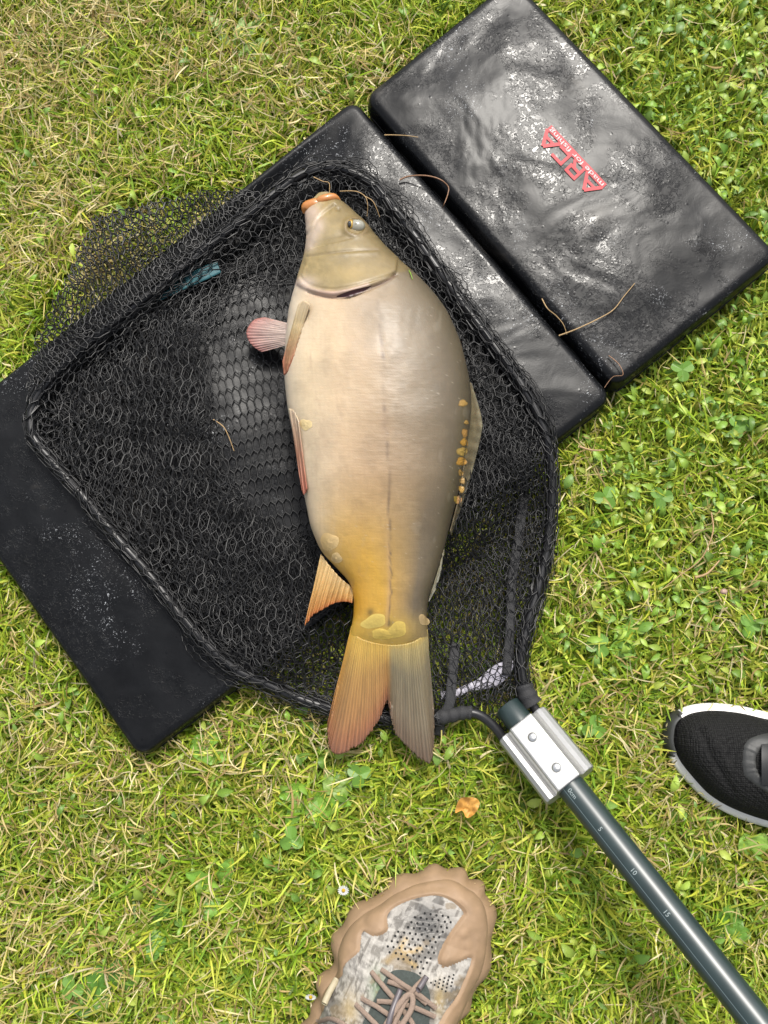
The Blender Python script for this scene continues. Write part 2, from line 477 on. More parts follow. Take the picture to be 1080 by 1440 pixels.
def text_mesh(body, size):
    cu = bpy.data.curves.new('txt', 'FONT'); cu.body = body; cu.size = size; cu.align_x = 'LEFT'
    ob = bpy.data.objects.new('txt', cu); col.objects.link(ob)
    dg = bpy.context.evaluated_depsgraph_get(); dg.update()
    me = ob.evaluated_get(dg).to_mesh()
    v = np.array([q.co[:] for q in me.vertices]); f = [list(q.vertices) for q in me.polygons]
    ob.evaluated_get(dg).to_mesh_clear(); bpy.data.objects.remove(ob); bpy.data.curves.remove(cu)
    return v, f
tv, tf = text_mesh('made for fishing', 9.4)
sx = 108.0 / (tv[:, 0].max() - tv[:, 0].min())
tv = [logo_pt(4 + (q[0] - tv[:, 0].min()) * sx, -3.1 - q[1], 0.0016) for q in tv]
mesh('tagline', tv, tf, M_white_print, mat_root, smooth=False)
# ------------------------------------------------------------------ fish
fish_loc = P(530, 620, ZB)
fish = empty('carp', fish_loc, 'large golden brown carp with few scales lying on its side in the net', 'fish')
LEFT = [(276, 449), (282, 440), (290, 430), (300, 428), (316, 430), (332, 431), (350, 430), (370, 426), (388, 420), (404, 416), (421, 411), (442, 406), (483, 402), (524, 400), (548, 402), (575, 405), (600, 410),
        (637, 417), (678, 424), (700, 429), (741, 437), (775, 451), (800, 474), (820, 493), (842, 498), (868, 497), (886, 493), (903, 492), (915, 496)]
RIGHT = [(276, 468), (282, 478), (290, 489), (300, 499), (316, 515), (332, 528), (350, 542), (370, 562), (388, 583), (404, 600), (421, 615), (442, 630), (483, 648), (524, 658), (548, 662), (575, 663), (600, 661),
         (637, 655), (678, 648), (700, 643), (741, 632), (775, 624), (800, 616), (820, 609), (842, 602), (868, 600), (886, 602), (903, 604), (915, 603)]
THICK = [(276, .016), (282, .022), (300, .032), (330, .050), (360, .064), (400, .080), (450, .091), (520, .097), (600, .097), (680, .090), (740, .077), (790, .060), (840, .045), (870, .035), (890, .026), (905, .014), (915, .006)]
ZBASE = [(276, .066), (330, .056), (400, ZB - .003), (740, ZB - .003), (840, .048), (880, .050), (915, .055)]
ip = lambda tab, y: np.interp(y, [q[0] for q in tab], [q[1] for q in tab])
def sm(tab, y):
    return sum(ip(tab, y + d) * w for d, w in ((-9, .15), (-4.5, .2), (0, .3), (4.5, .2), (9, .15)))
def ridge(u, v, pts, width):
    return np.exp(-(polydist(u, v, pts, False) / width) ** 2)
GILL = catmull([(417, 401), (428, 408), (445, 414), (468, 418), (492, 414), (520, 405), (545, 394), (556, 386)], 6)
GILL2 = catmull([(428, 372), (424, 390), (440, 403), (470, 408), (505, 402), (540, 391), (556, 385)], 6)
PREOP = catmull([(432, 361), (455, 358), (480, 355), (505, 353), (530, 352)], 6)
LATERAL = catmull([(530, 420), (536, 470), (540, 540), (543, 600), (547, 680), (548, 760), (550, 820), (546, 880)], 6)
MOUTHL = catmull([(431, 330), (440, 320), (446, 309), (455, 300), (470, 289)], 6)
CHEEK = catmull([(440, 345), (460, 336), (480, 330)], 5)
def fish_disp(u, v):
    op = inpoly(u, v, [tuple(q) for q in GILL] + [(560, 360), (545, 335), (520, 330), (435, 350)])
    d = polydist(u, v, GILL, False)
    h = 0.0034 * op * (1 - np.exp(-(d / 2.2))) * np.exp(-(d / 55.0))
    h -= 0.0026 * ridge(u, v, GILL[8:], 2.0)
    h -= 0.0016 * ridge(u, v, GILL2, 2.2)
    h += 0.0010 * ridge(u, v - 5, GILL2, 4.0)
    h -= 0.0010 * ridge(u, v, PREOP, 2.0)
    h += 0.0006 * ridge(u, v - 4, PREOP, 3.0)
    h -= 0.0004 * ridge(u, v, LATERAL, 1.6) * sstep(430, 560, v)
    h -= 0.0018 * ridge(u, v, MOUTHL, 2.4) ; h += 0.0012 * ridge(u, v + 5, MOUTHL, 4)
    h -= 0.0006 * ridge(u, v, CHEEK, 4)
    # orbit, nostril
    e = np.hypot((u - 501) / 15.5, (v - 319) / 12.5)
    h += 0.0022 * np.exp(-((e - 1.0) / .28) ** 2) - 0.002 * (e < 0.8)
    h -= 0.002 * np.exp(-(((u - 476) / 3) ** 2 + ((v - 294) / 2.5) ** 2))
    h -= 0.0035 * np.exp(-(((u - 424) / 11) ** 2 + ((v - 440) / 18) ** 2))
    body = sstep(415, 440, v)
    h += body * (0.00007 * np.sin(v * 1.55 + 1.2 * np.sin(u * .03) + 3.0 * vnoise(u * .05, v * .02, 4)) * (0.5 + 0.5 * vnoise(u * .08, v * .3, 6)))
    h += 0.0008 * fbm(u * .022, v * .02, 9, 3) + 0.00018 * fbm(u * .2, v * .2, 3, 2)
    return h
def mixc(c, tgt, w):
    return c * (1 - w[..., None]) + np.array(tgt) * w[..., None]
def fish_col(u, v, s):
    """s: -1 belly edge .. 1 back edge"""
    sp = s + 0.05 * fbm(u * .02, v * .02, 3, 3)
    stops = [(-1.1, lin(255, 242, 222)), (-.75, lin(252, 230, 198)), (-.4, lin(228, 200, 162)), (-.05, lin(195, 168, 132)), (.25, lin(164, 143, 114)), (.55, lin(138, 121, 95)), (.85, lin(110, 97, 75)), (1.1, lin(86, 77, 58))]
    c = np.stack([np.interp(sp, [q[0] for q in stops], [q[1][k] for q in stops]) for k in range(3)], -1)
    # yellow towards the tail, mostly belly side
    yw = sstep(640, 800, v) * np.clip(.98 - 1.15 * np.maximum(s + .22, 0), 0, 1) * (1 - .55 * sstep(-.55, -.95, s) * sstep(800, 740, v))
    c = mixc(c, lin(242, 188, 58), np.clip(yw * .9, 0, 1))
    c = mixc(c, lin(246, 178, 26), np.exp(-(((u - 497) / 22) ** 2 + ((v - 855) / 55) ** 2)) * .9 + np.exp(-(((u - 503) / 12) ** 2 + ((v - 893) / 18) ** 2)) * .9 * (u < 520))
    c = mixc(c, lin(226, 188, 84), sstep(850, 885, v) * .8 * sstep(1.3, .0, s))
    c = mixc(c, lin(232, 205, 160), np.exp(-(((u - 430) / 30) ** 2 + ((v - 560) / 120) ** 2)) * .5)
    c = mixc(c, lin(210, 166, 116), np.exp(-(((u - 520) / 70) ** 2 + ((v - 660) / 70) ** 2)) * .30)
    # head
    hd = (v < 412) & inpoly(u, v, [tuple(q) for q in GILL] + [(600, 372), (570, 330), (510, 240), (410, 240), (410, 380)])
    hw = hd.astype(float) * np.clip(polydist(u, v, GILL, False) / 6, 0, 1)
    hc = np.stack([np.interp(s, [-1, -.6, 0, .6, 1], [lin(*q)[k] for q in ((196, 174, 128), (182, 160, 108), (162, 140, 90), (142, 122, 80), (112, 98, 64))]) for k in range(3)], -1)
    hc = hc * (1 + 0.26 * fbm(u * .05, v * .06, 7, 4) + .10 * fbm(u * .25, v * .25, 2, 2))[..., None]
    c = c * (1 - hw[..., None]) + hc * hw[..., None]
    c = mixc(c, lin(196, 166, 96), np.exp(-(((u - 500) / 38) ** 2 + ((v - 385) / 14) ** 2)) * .45 * hw)
    c = mixc(c, lin(226, 204, 186), ridge(u, v, [(446, 318), (434, 345), (430, 300)], 10) * .85)
    c = mixc(c, lin(222, 196, 176), np.exp(-(((u - 440) / 12) ** 2 + ((v - 300) / 14) ** 2)) * .9)
    c = mixc(c, lin(226, 196, 178), ridge(u, v - 0, GILL + np.array([0, -3.5]), 4.5) * (u < 520) * .8)
    c = mixc(c, lin(236, 214, 200), np.exp(-(((u - 428) / 16) ** 2 + ((v - 398) / 9) ** 2)) * .8)
    c = mixc(c, lin(205, 160, 140), np.exp(-(((u - 455) / 26) ** 2 + ((v - 415) / 4) ** 2)) * .5)
    c = mixc(c, lin(112, 78, 58), ridge(u, v, GILL[30:], 1.6) * .8)
    c = mixc(c, lin(134, 112, 84), ridge(u, v, PREOP, 1.5) * .30)
    c = mixc(c, lin(130, 104, 66), np.exp(-((np.hypot((u - 501) / 15.5, (v - 319) / 12.5) - 1) / .18) ** 2) * .45)
    # lateral line and fine rows
    c = mixc(c, lin(128, 104, 80), ridge(u + 1.2 * vnoise(v * .12, u * 0, 5), v, LATERAL, 1.3) * sstep(412, 436, v) * (.75 + .25 * vnoise(v * .09, u * 0, 2)))
    c = mixc(c, lin(228, 186, 140), ridge(u + 3, v, LATERAL[22:], 2.2) * .35 * sstep(700, 790, v))
    c = mixc(c, lin(176, 146, 116), np.exp(-(((u - 541) / 5) ** 2 + ((v - 600) / 26) ** 2)) * .6)
    row = 0.5 + 0.5 * np.sin(v * 1.55 + 1.2 * np.sin(u * .03) + 3.0 * vnoise(u * .05, v * .02, 4))
    c = c * (1 + (0.055 * (row - .5) * (0.6 + .4 * vnoise(u * .08, v * .3, 6)) * sstep(420, 450, v) * sstep(-.9, -.1, s)))[..., None]
    col2 = 0.5 + 0.5 * np.sin(u * 1.1 + 2 * vnoise(u * .03, v * .1, 2))
    c = c * (1 + 0.04 * (col2 - .5) * sstep(420, 450, v))[..., None]
    c = c * (1 + 0.10 * fbm(u * .035, v * .025, 12, 4) + 0.05 * fbm(u * .3, v * .3, 1, 3))[..., None]
    spk = (vnoise(u * .55, v * .55, 10) > .93) & (v > 430)
    c = mixc(c, lin(225, 212, 190), spk * .35)
    # veins, scuffs and slime blotches
    vein = np.exp(-(fbm(u * .028, v * .012, 6, 4) / .035) ** 2) * sstep(430, 470, v) * np.clip(.6 - .5 * s, 0, 1)
    c = mixc(c, lin(176, 140, 116), vein * .16)
    blot = sstep(.12, .42, fbm(u * .05, v * .035, 4, 4)); c = c * (1 - .09 * blot)[..., None]
    blot2 = sstep(.15, .40, fbm(u * .04 + 31, v * .028, 8, 4)); c = c * (1 + .08 * blot2)[..., None]
    scuff = sstep(.50, .62, vnoise(u * .16 + v * .02, v * .05, 9)) * sstep(.25, .5, vnoise(u * .02, v * .02, 14)); c = mixc(c, lin(214, 202, 182), scuff * .10 * (v > 430))
    dk = np.exp(-(((u - 521) / 5) ** 2 + ((v - 861) / 6) ** 2)) + .7 * np.exp(-(((u - 549) / 5) ** 2 + ((v - 877) / 5) ** 2))
    c = mixc(c, lin(96, 84, 48), np.clip(dk, 0, 1) * .7)
    return np.clip(c * 1.02, 0.004, 0.7)

ys = np.linspace(276, 915, 520); NT = 220
ph = np.linspace(0, 2 * math.pi, NT, endpoint=False)
xl, xr, T, zb = sm(LEFT, ys), sm(RIGHT, ys), sm(THICK, ys), sm(ZBASE, ys)
zc = zb + T * 0.46
L3 = P(xl, ys, zc); R3 = P(xr, ys, zc)
cen = (L3 + R3) / 2; half = (R3 - L3) / 2
co, si = np.cos(ph), np.sin(ph)
sx_ = np.sign(co) * np.abs(co) ** 0.92
sz_ = np.where(si > 0, np.abs(si) ** 0.86, -np.abs(si) ** 0.6)
V = cen[:, None] + half[:, None] * sx_[None, :, None]
V[..., 2] += (T * 0.5)[:, None] * sz_[None] * np.where(si > 0, 1.05, 0.92)[None]
U2 = (xl + xr)[:, None] / 2 + ((xr - xl) / 2)[:, None] * sx_[None]
V2 = np.broadcast_to(ys[:, None], U2.shape)
S2 = np.broadcast_to(sx_[None], U2.shape)
_q = proj(V.reshape(-1, 3)); U2, V2 = _q[:, 0].reshape(U2.shape), _q[:, 1].reshape(U2.shape)
disp = fish_disp(U2, V2) * np.clip(si * 3, 0, 1)[None]
nrm = np.stack([np.broadcast_to(co[None] * .35, U2.shape), np.zeros_like(U2), np.broadcast_to(np.maximum(si, 0)[None], U2.shape)], -1)
V = V + nrm * disp[..., None]
C = fish_col(U2, V2, S2)
under = (si < -0.1)
ftop = V.copy()
FISH_TOP = V[:, (si > 0.0)].reshape(-1, 3)
FISH_TOP_PX = proj(FISH_TOP)
def fishP(px, py, lift=0.0):
    d = (FISH_TOP_PX[:, 0] - px) ** 2 + (FISH_TOP_PX[:, 1] - py) ** 2
    q = FISH_TOP[np.argsort(d)[:4]].mean(0)
    return P(px, py, q[2] + lift)
# end caps
v_ = np.concatenate([V.reshape(-1, 3), V[:1].mean(1), V[-1:].mean(1)])
c_ = np.concatenate([C.reshape(-1, 3), C[:1].mean(1), C[-1:].mean(1)])
n0 = len(ys) * NT
f_ = [list(q) for q in grid_faces(len(ys), NT, False, True)[:, ::-1]]
f_ += [[n0, i, (i + 1) % NT] for i in range(NT)] + [[n0 + 1, n0 - NT + (i + 1) % NT, n0 - NT + i] for i in range(NT)]
M_fish = colmat('wet_fish_skin', 0.50, bump=0.00016, bscale=900, coat=0.07, noise=0.07, sss=0.12)
mesh('body', v_, f_, M_fish, fish, colors=c_)

M_fin = colmat('fin_membrane', 0.45, bump=0.0002, bscale=700, coat=0.2, noise=0.12, sss=0.15)
def fin(name, base, tip, zb0, zt0, colf, rays=16, nu=70, nv=30, wob=0.0012, label=None, conform=False, rag=0.0, rc=.06):
    """base and tip: pixel polylines with matching sense; zb0/zt0 heights (scalar or list along u)"""
    bu = catmull(base, 12); tu = catmull(tip, 12)
    def res(c, n):
        L = np.concatenate([[0], np.cumsum(np.linalg.norm(np.diff(c, axis=0), axis=1))]); L /= L[-1]
        q = np.linspace(0, 1, n); return np.stack([np.interp(q, L, c[:, k]) for k in range(2)], -1)
    bu, tu = res(bu, nu), res(tu, nu)
    t = np.linspace(0, 1, nv)
    px = bu[:, None] * (1 - t)[None, :, None] + tu[:, None] * t[None, :, None]
    if rag: px = px + (rng.normal(0, rag, (nu, 1, 1)) + rag * 1.5 * vnoise(np.linspace(0, rays, nu), np.zeros(nu), 3)[:, None, None]) * np.array([0.25, 1.0]) * (t ** 3)[None, :, None]
    q = np.linspace(0, 1, nu)
    zb_ = np.interp(q, np.linspace(0, 1, np.size(zb0)), np.ravel(zb0)); zt_ = np.interp(q, np.linspace(0, 1, np.size(zt0)), np.ravel(zt0))
    z = zb_[:, None] * (1 - t)[None] + zt_[:, None] * t[None]
    ray = np.cos(q * rays * 2 * math.pi)[:, None]
    z = z + wob * ray * (0.3 + .7 * t[None]) * .5 + 0.0012 * fbm(q[:, None] * 5 + 0 * t, t[None] * 2 + q[:, None], 4, 2)
    if conform:
        for i in range(nu):
            for j in range(nv):
                d = (FISH_TOP_PX[:, 0] - px[i, j, 0]) ** 2 + (FISH_TOP_PX[:, 1] - px[i, j, 1]) ** 2
                k = np.argmin(d)
                if d[k] < 9: z[i, j] = max(z[i, j], FISH_TOP[k, 2] + .0012 + .0015 * t[j] * (1 - t[j]))
    v = P(px[..., 0], px[..., 1], z)
    qq, tt_ = np.meshgrid(q, t, indexing='ij')
    c = colf(qq, tt_)
    c = c * (1 + rc * ray + .26 * fbm(qq * rays * 1.6, tt_ * 2.5 + 3 * vnoise(qq * 9, tt_ * 2, 3), 5, 3) + .10 * fbm(qq * rays * .5, tt_ * 9, 7, 3))[..., None]
    o = mesh(name, v.reshape(-1, 3), grid_faces(nu, nv)[:, ::-1].copy(), M_fin, fish, colors=np.clip(c, .004, .6).reshape(-1, 3))
    md = o.modifiers.new('thick', 'SOLIDIFY'); md.thickness = 0.0011; md.offset = -1
    if label: o['label'] = label
    return o
def ramp3(*stops):
    def f(q, t):
        return np.stack([np.interp(t, [s_[0] for s_ in stops], [lin(*s_[1])[k] for s_ in stops]) for k in range(3)], -1)
    return f
def blend(f, g, w): return lambda q, t: f(q, t) * (1 - w(q, t))[..., None] + g(q, t) * w(q, t)[..., None]
# tail: two lobes of one fan
tailL = ramp3((0, (216, 176, 76)), (.08, (224, 182, 84)), (.35, (194, 150, 82)), (.7, (190, 140, 86)), (.88, (182, 124, 84)), (1, (156, 104, 78)))
tailR = ramp3((0, (206, 176, 88)), (.07, (184, 164, 106)), (.3, (142, 130, 100)), (.7, (142, 127, 102)), (1, (120, 98, 78)))
tail_c = blend(tailL, tailR, lambda q, t: sstep(.47, .56, q))
edgeY = ramp3((0, (238, 184, 60)), (.7, (206, 146, 80)), (1, (184, 118, 80)))
tail_c2 = blend(tail_c, edgeY, lambda q, t: sstep(.10, .0, q) * .8)
TB = [(494, 880), (503, 895), (523, 903), (547, 907), (571, 905), (589, 898), (601, 885)]
fin('tail_fin', TB,
    [(461, 1018), (463, 1050), (473, 1060), (488, 1056), (510, 1043), (527, 1022), (540, 996), (545, 984), (549, 1000), (556, 1030), (573, 1050), (592, 1067), (605, 1072), (609, 1054), (610, 1010)],
    [float(fishP(*q_, .0009)[2]) for q_ in TB], [.040, .044, .048, .044, .040], tail_c2, rays=52, nu=420, nv=60, wob=.0009, rag=.9, rc=.13)
anal = ramp3((0, (244, 206, 140)), (.5, (240, 190, 116)), (.85, (230, 164, 92)), (1, (220, 132, 76)))
fin('anal_fin', [(451, 779), (462, 794), (478, 812), (497, 828)], [(429, 880), (438, 866), (452, 858), (468, 849), (484, 846), (495, 848)],
    [.074, .080, .078, .072], [.062, .072, .072, .068], anal, rays=9, nu=90, nv=40, wob=.003)
pink = ramp3((0, (222, 200, 184)), (.5, (214, 184, 172)), (.85, (208, 160, 150)), (1, (196, 128, 118)))
fin('pectoral_fin', [(408, 455), (408, 468), (408, 484)], [(372, 446), (357, 450), (347, 464), (349, 478), (357, 488), (368, 495)],
    [.078, .076, .072], [.062, .064, .060], pink, rays=15, nu=120, nv=36, wob=.0006, label='pale pink fan-shaped fin sticking out past the belly')
pc2 = ramp3((0, (240, 216, 176)), (.4, (206, 180, 130)), (.8, (214, 160, 120)), (1, (206, 128, 98)))
fin('pectoral_fin', [(419, 428), (428, 423), (435, 428)], [(397, 508), (400, 528), (409, 510)], [.116, .121, .126], [.098, .100, .104], pc2, rays=5, nu=26, nv=40, wob=.0008, conform=True)
pv = ramp3((0, (232, 208, 176)), (.5, (216, 160, 130)), (1, (202, 120, 96)))
fin('pelvic_fin', [(406, 574), (413, 578), (419, 592)], [(424, 688), (427, 696), (431, 688)], [.106, .111, .117], [.097, .101, .106], pv, rays=4, nu=16, nv=40, wob=.0006, conform=True)
dr = ramp3((0, (120, 106, 78)), (.6, (140, 126, 96)), (1, (160, 150, 122)))
fin('dorsal_fin', [(655, 535), (658, 575), (655, 620), (646, 690), (632, 748)], [(662, 540), (676, 588), (674, 618), (655, 690), (633, 752)],
    [.094, .092, .088, .084, .078], [.078, .072, .070, .068, .070], dr, rays=14, nu=100, nv=20, wob=.0016)
fin('dorsal_fin', [(624, 772), (616, 800), (606, 832)], [(622, 790), (613, 825), (602, 846)], [.080, .076, .070], [.076, .070, .064],
    ramp3((0, (150, 140, 110)), (1, (196, 192, 172))), rays=4, nu=30, nv=14, label='pale trailing tip of the dorsal fin')

# lips
M_lip = simple('orange_lip', lin(230, 150, 78), 0.35, noise=.18, nscale=260, coat=.3, bump=.0003)
def lump(name, pts, z, r, mat, n=12, flat=.8, parent=None):
    c = catmull([(p[0], p[1], zz) for p, zz in zip(pts, z)], 8)
    rr = catmull([(x_, 0) for x_ in r], 8)[:, 0]
    w = P(c[:, 0], c[:, 1], c[:, 2])
    v, f = sweep(w, np.maximum(rr, 2e-4), n, True, flat)
    return mesh(name, v, f, mat, parent or fish)
lump('lip', [(427, 300), (430, 292), (438, 288), (447, 286), (452, 289)], [.080, .083, .085, .086, .084], [.001, .0052, .0058, .0048, .001], M_lip)
lump('lip', [(444, 288), (449, 282), (459, 278.5), (470, 277), (478, 281)], [.086, .088, .089, .087, .083], [.001, .0038, .0042, .0036, .001], M_lip)
M_pale = simple('pale_mouth_skin', lin(226, 188, 168), 0.4, noise=.08, coat=.3)
lump('mouth_fold', [(437, 304), (445, 302), (452, 297), (462, 290), (474, 284)], [.083, .086, .088, .088, .085], [.001, .0052, .0048, .0034, .001], M_pale)

# eye
ec = fishP(501, 318)
M_eye = simple('eye_cornea', lin(172, 168, 150), 0.06, noise=.15, nscale=300, coat=1.0)
M_pupil = simple('pupil_black', (0.004, .004, .004), 0.1, coat=1)
M_gold = simple('gold_iris', lin(206, 164, 66), 0.25, metal=.3, noise=.3, nscale=600)
def ellipsoid(c, rx, ry, rz, nu=28, nv=18):
    th = np.linspace(0, 2 * math.pi, nu, endpoint=False); p_ = np.linspace(.02, math.pi - .02, nv)
    v = np.array([[c[0] + rx * math.sin(b) * math.cos(a), c[1] + ry * math.sin(b) * math.sin(a), c[2] + rz * math.cos(b)] for b in p_ for a in th])
    f = [list(q) for q in grid_faces(nv, nu, False, True)] + [list(range(nu))[::-1], [(nv - 1) * nu + i for i in range(nu)]]
    return v, f
ec = ec + np.array([0, 0, .0012])
ev, ef = ellipsoid(ec + np.array([0, 0, -.001]), .0088, .0068, .0052)
eye = mesh('eye', ev, ef, M_eye, fish)
for nm, off, r3, mt_ in (('iris', (-.0050, .0005, .0026), (.0030, .0048, .0019), M_gold), ('pupil', (-.0060, .0000, .0032), (.0022, .0036, .0020), M_pupil)):
    v, f = ellipsoid(ec + np.array(off), *r3, 20, 12)
    mesh(nm, v, f, mt_, eye)

# scales
M_scale = colmat('scale_gold', 0.48, bump=.0003, bscale=500, coat=.08, noise=.15)
def scale(px, py, rx, ry, rot, colr, lift=.0003, dome=.0005, rim=-.55):
    na, nr = 20, 5; v = []; c = []
    r0 = random.random() * 6
    for r in np.linspace(0.02, 1, nr):
        for a_ in np.linspace(0, 2 * math.pi, na, endpoint=False):
            k = 1 + .10 * math.sin(3 * a_ + r0) + .05 * math.sin(5 * a_ + 2 * r0)
            x, y = rx * r * k * math.cos(a_), ry * r * k * math.sin(a_)
            X, Y = px + x * math.cos(rot) - y * math.sin(rot), py + x * math.sin(rot) + y * math.cos(rot)
            q = fishP(X, Y, lift + dome * (1 - r * r))
            v.append(q); c.append(np.array(lin(*colr)) * (1.08 + rim * r ** 5))
    f = [list(q) for q in grid_faces(nr, na, False, True)] + [list(range(na))]
    return mesh('scale', v, f, M_scale, fish, colors=np.array(c))
gold = (206, 158, 78)
for px, py, rx, ry in ((651, 567, 6.5, 5), (656, 594, 3.5, 3), (654, 609, 5, 6.5), (653, 622, 5.5, 6), (650, 635, 8, 6.5), (649, 649, 7.5, 6.5), (648, 665, 3.5, 5), (650, 676, 4, 4.5), (649, 688, 4, 5), (641, 702, 3, 5.5), (645, 703, 4.5, 5.5)):
    scale(px, py, rx, ry, random.uniform(-.3, .3), (gold[0] + random.randint(-14, 10), gold[1] + random.randint(-14, 8), gold[2] + random.randint(-12, 14)))
for px, py, rx, ry, rot, cc in ((430, 597, 9, 7.5, .3, (244, 218, 160)), (463, 762, 13, 12.5, .2, (240, 204, 140)), (473, 785, 8, 7.5, .5, (240, 206, 144)), (526, 874, 18, 9.5, -.30, (232, 202, 104)), (558, 886, 15, 10.5, -.55, (230, 198, 98)), (538, 892, 16, 7.5, .1, (234, 200, 96)), (596, 872, 9, 6, .8, (184, 158, 110))):
    scale(px, py, rx, ry, rot, cc, .0003, .0007, rim=.22)

# open gill slit
M_gill = simple('dark_red_gill', lin(70, 14, 22), 0.4, noise=.4, nscale=400)
sl_t = catmull([(474, 416), (492, 409), (510, 404.5), (524, 401.5)], 8); sl_b = catmull([(473, 418), (490, 417.5), (510, 410.5), (524, 401.5)], 8)
gq = np.array([fishP(*(a_ * (1 - r) + b_ * r), .0030) for a_, b_ in zip(sl_t, sl_b) for r in (0, .35, .7, 1)])
mesh('gill_opening', gq, grid_faces(len(sl_t), 4)[:, ::-1].copy(), M_gill, fish)

lump('barbel', [(446, 302), (441, 309), (437, 318), (436, 326)], [.088, .090, .090, .089], [.0011, .0010, .0008, .0004], M_lip, n=8)
# ------------------------------------------------------------------ landing net
net = empty('landing_net', P(715, 1000, 0), 'black landing net with hexagon mesh, curved frame and green metal pole', 'landing net')
M_cord = simple('net_cord', (0.009, 0.009, 0.0095), 0.40, spec=0.48)
M_tube = simple('frame_tube', (0.010, 0.010, 0.011), 0.38, noise=.3, spec=.4)
M_cloth = simple('black_webbing', (0.014, 0.014, 0.015), 0.75, noise=.4, nscale=900, bump=.0006)
FR = [(709, 1040, .034), (694, 1021, .036), (675, 1006, .038), (655, 1002, .038), (628, 1007, .036), (600, 1011, .034), (560, 1011, .032), (520, 1007, .032), (485, 1001, .033), (450, 992, .034), (415, 980, .036), (385, 967, .040), (355, 953, .046), (333, 942, .050),
      (299, 914, .056), (255, 866, .060), (213, 811, .061), (168, 760, .061), (123, 705, .061), (77, 653, .061), (51, 621, .061), (43, 596, .062), (48, 564, .063), (68, 535, .064), (105, 498, .064),
      (146, 464, .064), (220, 405, .064), (261, 372, .064), (312, 331, .064), (353, 299, .064), (410, 254, .064), (440, 240, .064), (467, 236, .064), (492, 241, .064), (520, 257, .064), (538, 275, .064),
      (563, 305, .063), (593, 346, .062), (616, 379, .062), (660, 440, .061), (703, 498, .060), (730, 536, .058), (755, 580, .056), (769, 617, .052), (776, 667, .046), (776, 705, .042), (773, 740, .039), (768, 780, .037), (759, 820, .036),
      (747, 861, .036), (738, 896, .036), (733, 928, .036), (735, 955, .036), (743, 980, .037), (757, 1004, .037)]
fr = catmull(FR, 10)
frW = P(fr[:, 0], fr[:, 1], fr[:, 2])
RT = 0.0047
v, f = sweep(frW, RT, 14)
mesh('frame_arm', v, f, M_tube, net)
frame_poly = [(q[0], q[1]) for q in catmull([(a_, b_) for a_, b_, _ in FR], 4)]
FISH_POLY = [(x_, y_) for y_, x_ in LEFT] + [(x_, y_) for y_, x_ in RIGHT][::-1]

def hexlat(nu, nv):
    """brick-like hexagon lattice: returns (u, v) in cell units and edge index pairs"""
    I, J = np.meshgrid(np.arange(2 * nu + 1), np.arange(nv + 1), indexing='ij')
    par = ((I + J) % 2 == 0)
    u = I * 0.5; v_ = J + np.where(par, 0.16, -0.16)
    idx = np.arange(I.size).reshape(I.shape)
    e = [np.stack([idx[:-1].ravel(), idx[1:].ravel()], -1)]
    mk = par[:, :-1]
    e.append(np.stack([idx[:, :-1][mk], idx[:, 1:][mk]], -1))
    return u.ravel(), v_.ravel(), np.concatenate(e)

nv_all, nf_all = [], []; nbase = 0
def add_net(W, E, keep, r=0.00052):
    global nbase
    ok = keep[E[:, 0]] & keep[E[:, 1]]
    E = E[ok]
    v, f = edge_tubes(W[E[:, 0]], W[E[:, 1]], r)
    nv_all.append(v); nf_all.append(f + nbase); nbase += len(v)

def flat_layer(center, ang, cw, ch, nu, nv, poly, zoff, warp, wfreq, seed, znoise=0.0, hole=None, r=0.00052, aniso=1.0, rough=0.0):
    u, v_, E = hexlat(nu, nv)
    x = (u - nu / 2) * cw; y = (v_ - nv / 2) * ch
    ca, sa = math.cos(ang), math.sin(ang)
    px = center[0] + x * ca - y * sa; py = center[1] + x * sa + y * ca
    wx = fbm(px * wfreq, py * wfreq * aniso, seed, 2) * warp; wy = fbm(px * wfreq + 40, py * wfreq * aniso + 11, seed + 3, 2) * warp
    px, py = px + wx, py + wy
    if rough:
        px = px + rng.normal(0, rough, px.shape); py = py + rng.normal(0, rough, px.shape)
    keep = inpoly(px, py, poly)
    if hole is not None: keep &= ~inpoly(px, py, hole)
    W0 = P(px, py, 0.04)
    z = zsurf(W0[:, 0], W0[:, 1]) + zoff + np.abs(fbm(px * wfreq * 1.7, py * wfreq * 1.7, seed + 5, 2)) * znoise
    add_net(P(px, py, z), E, keep, r)

# floor of the net: clean regular cells on the mat
flat_layer((420, 640), -0.22, 11.0, 19.0, 82, 46, frame_poly, 0.0062, 5, .01, 1, 0.001, r=.00072)
CLEAN = [(286, 515), (310, 470), (330, 400), (372, 372), (410, 380), (404, 500), (440, 640), (452, 748), (400, 738), (345, 696), (300, 610)]
for k, (ang, cw, ch, wp, wf, zo, zn) in enumerate(((.45, 11, 19, 22, .009, .004, .010), (-.6, 11.5, 20, 24, .009, .008, .014))):
    flat_layer((410, 640), ang, cw, ch, 110, 66, frame_poly, zo, wp, wf, 2 + 2 * k, zn, CLEAN, aniso=1.0 + .4 * (k % 2), rough=.3)
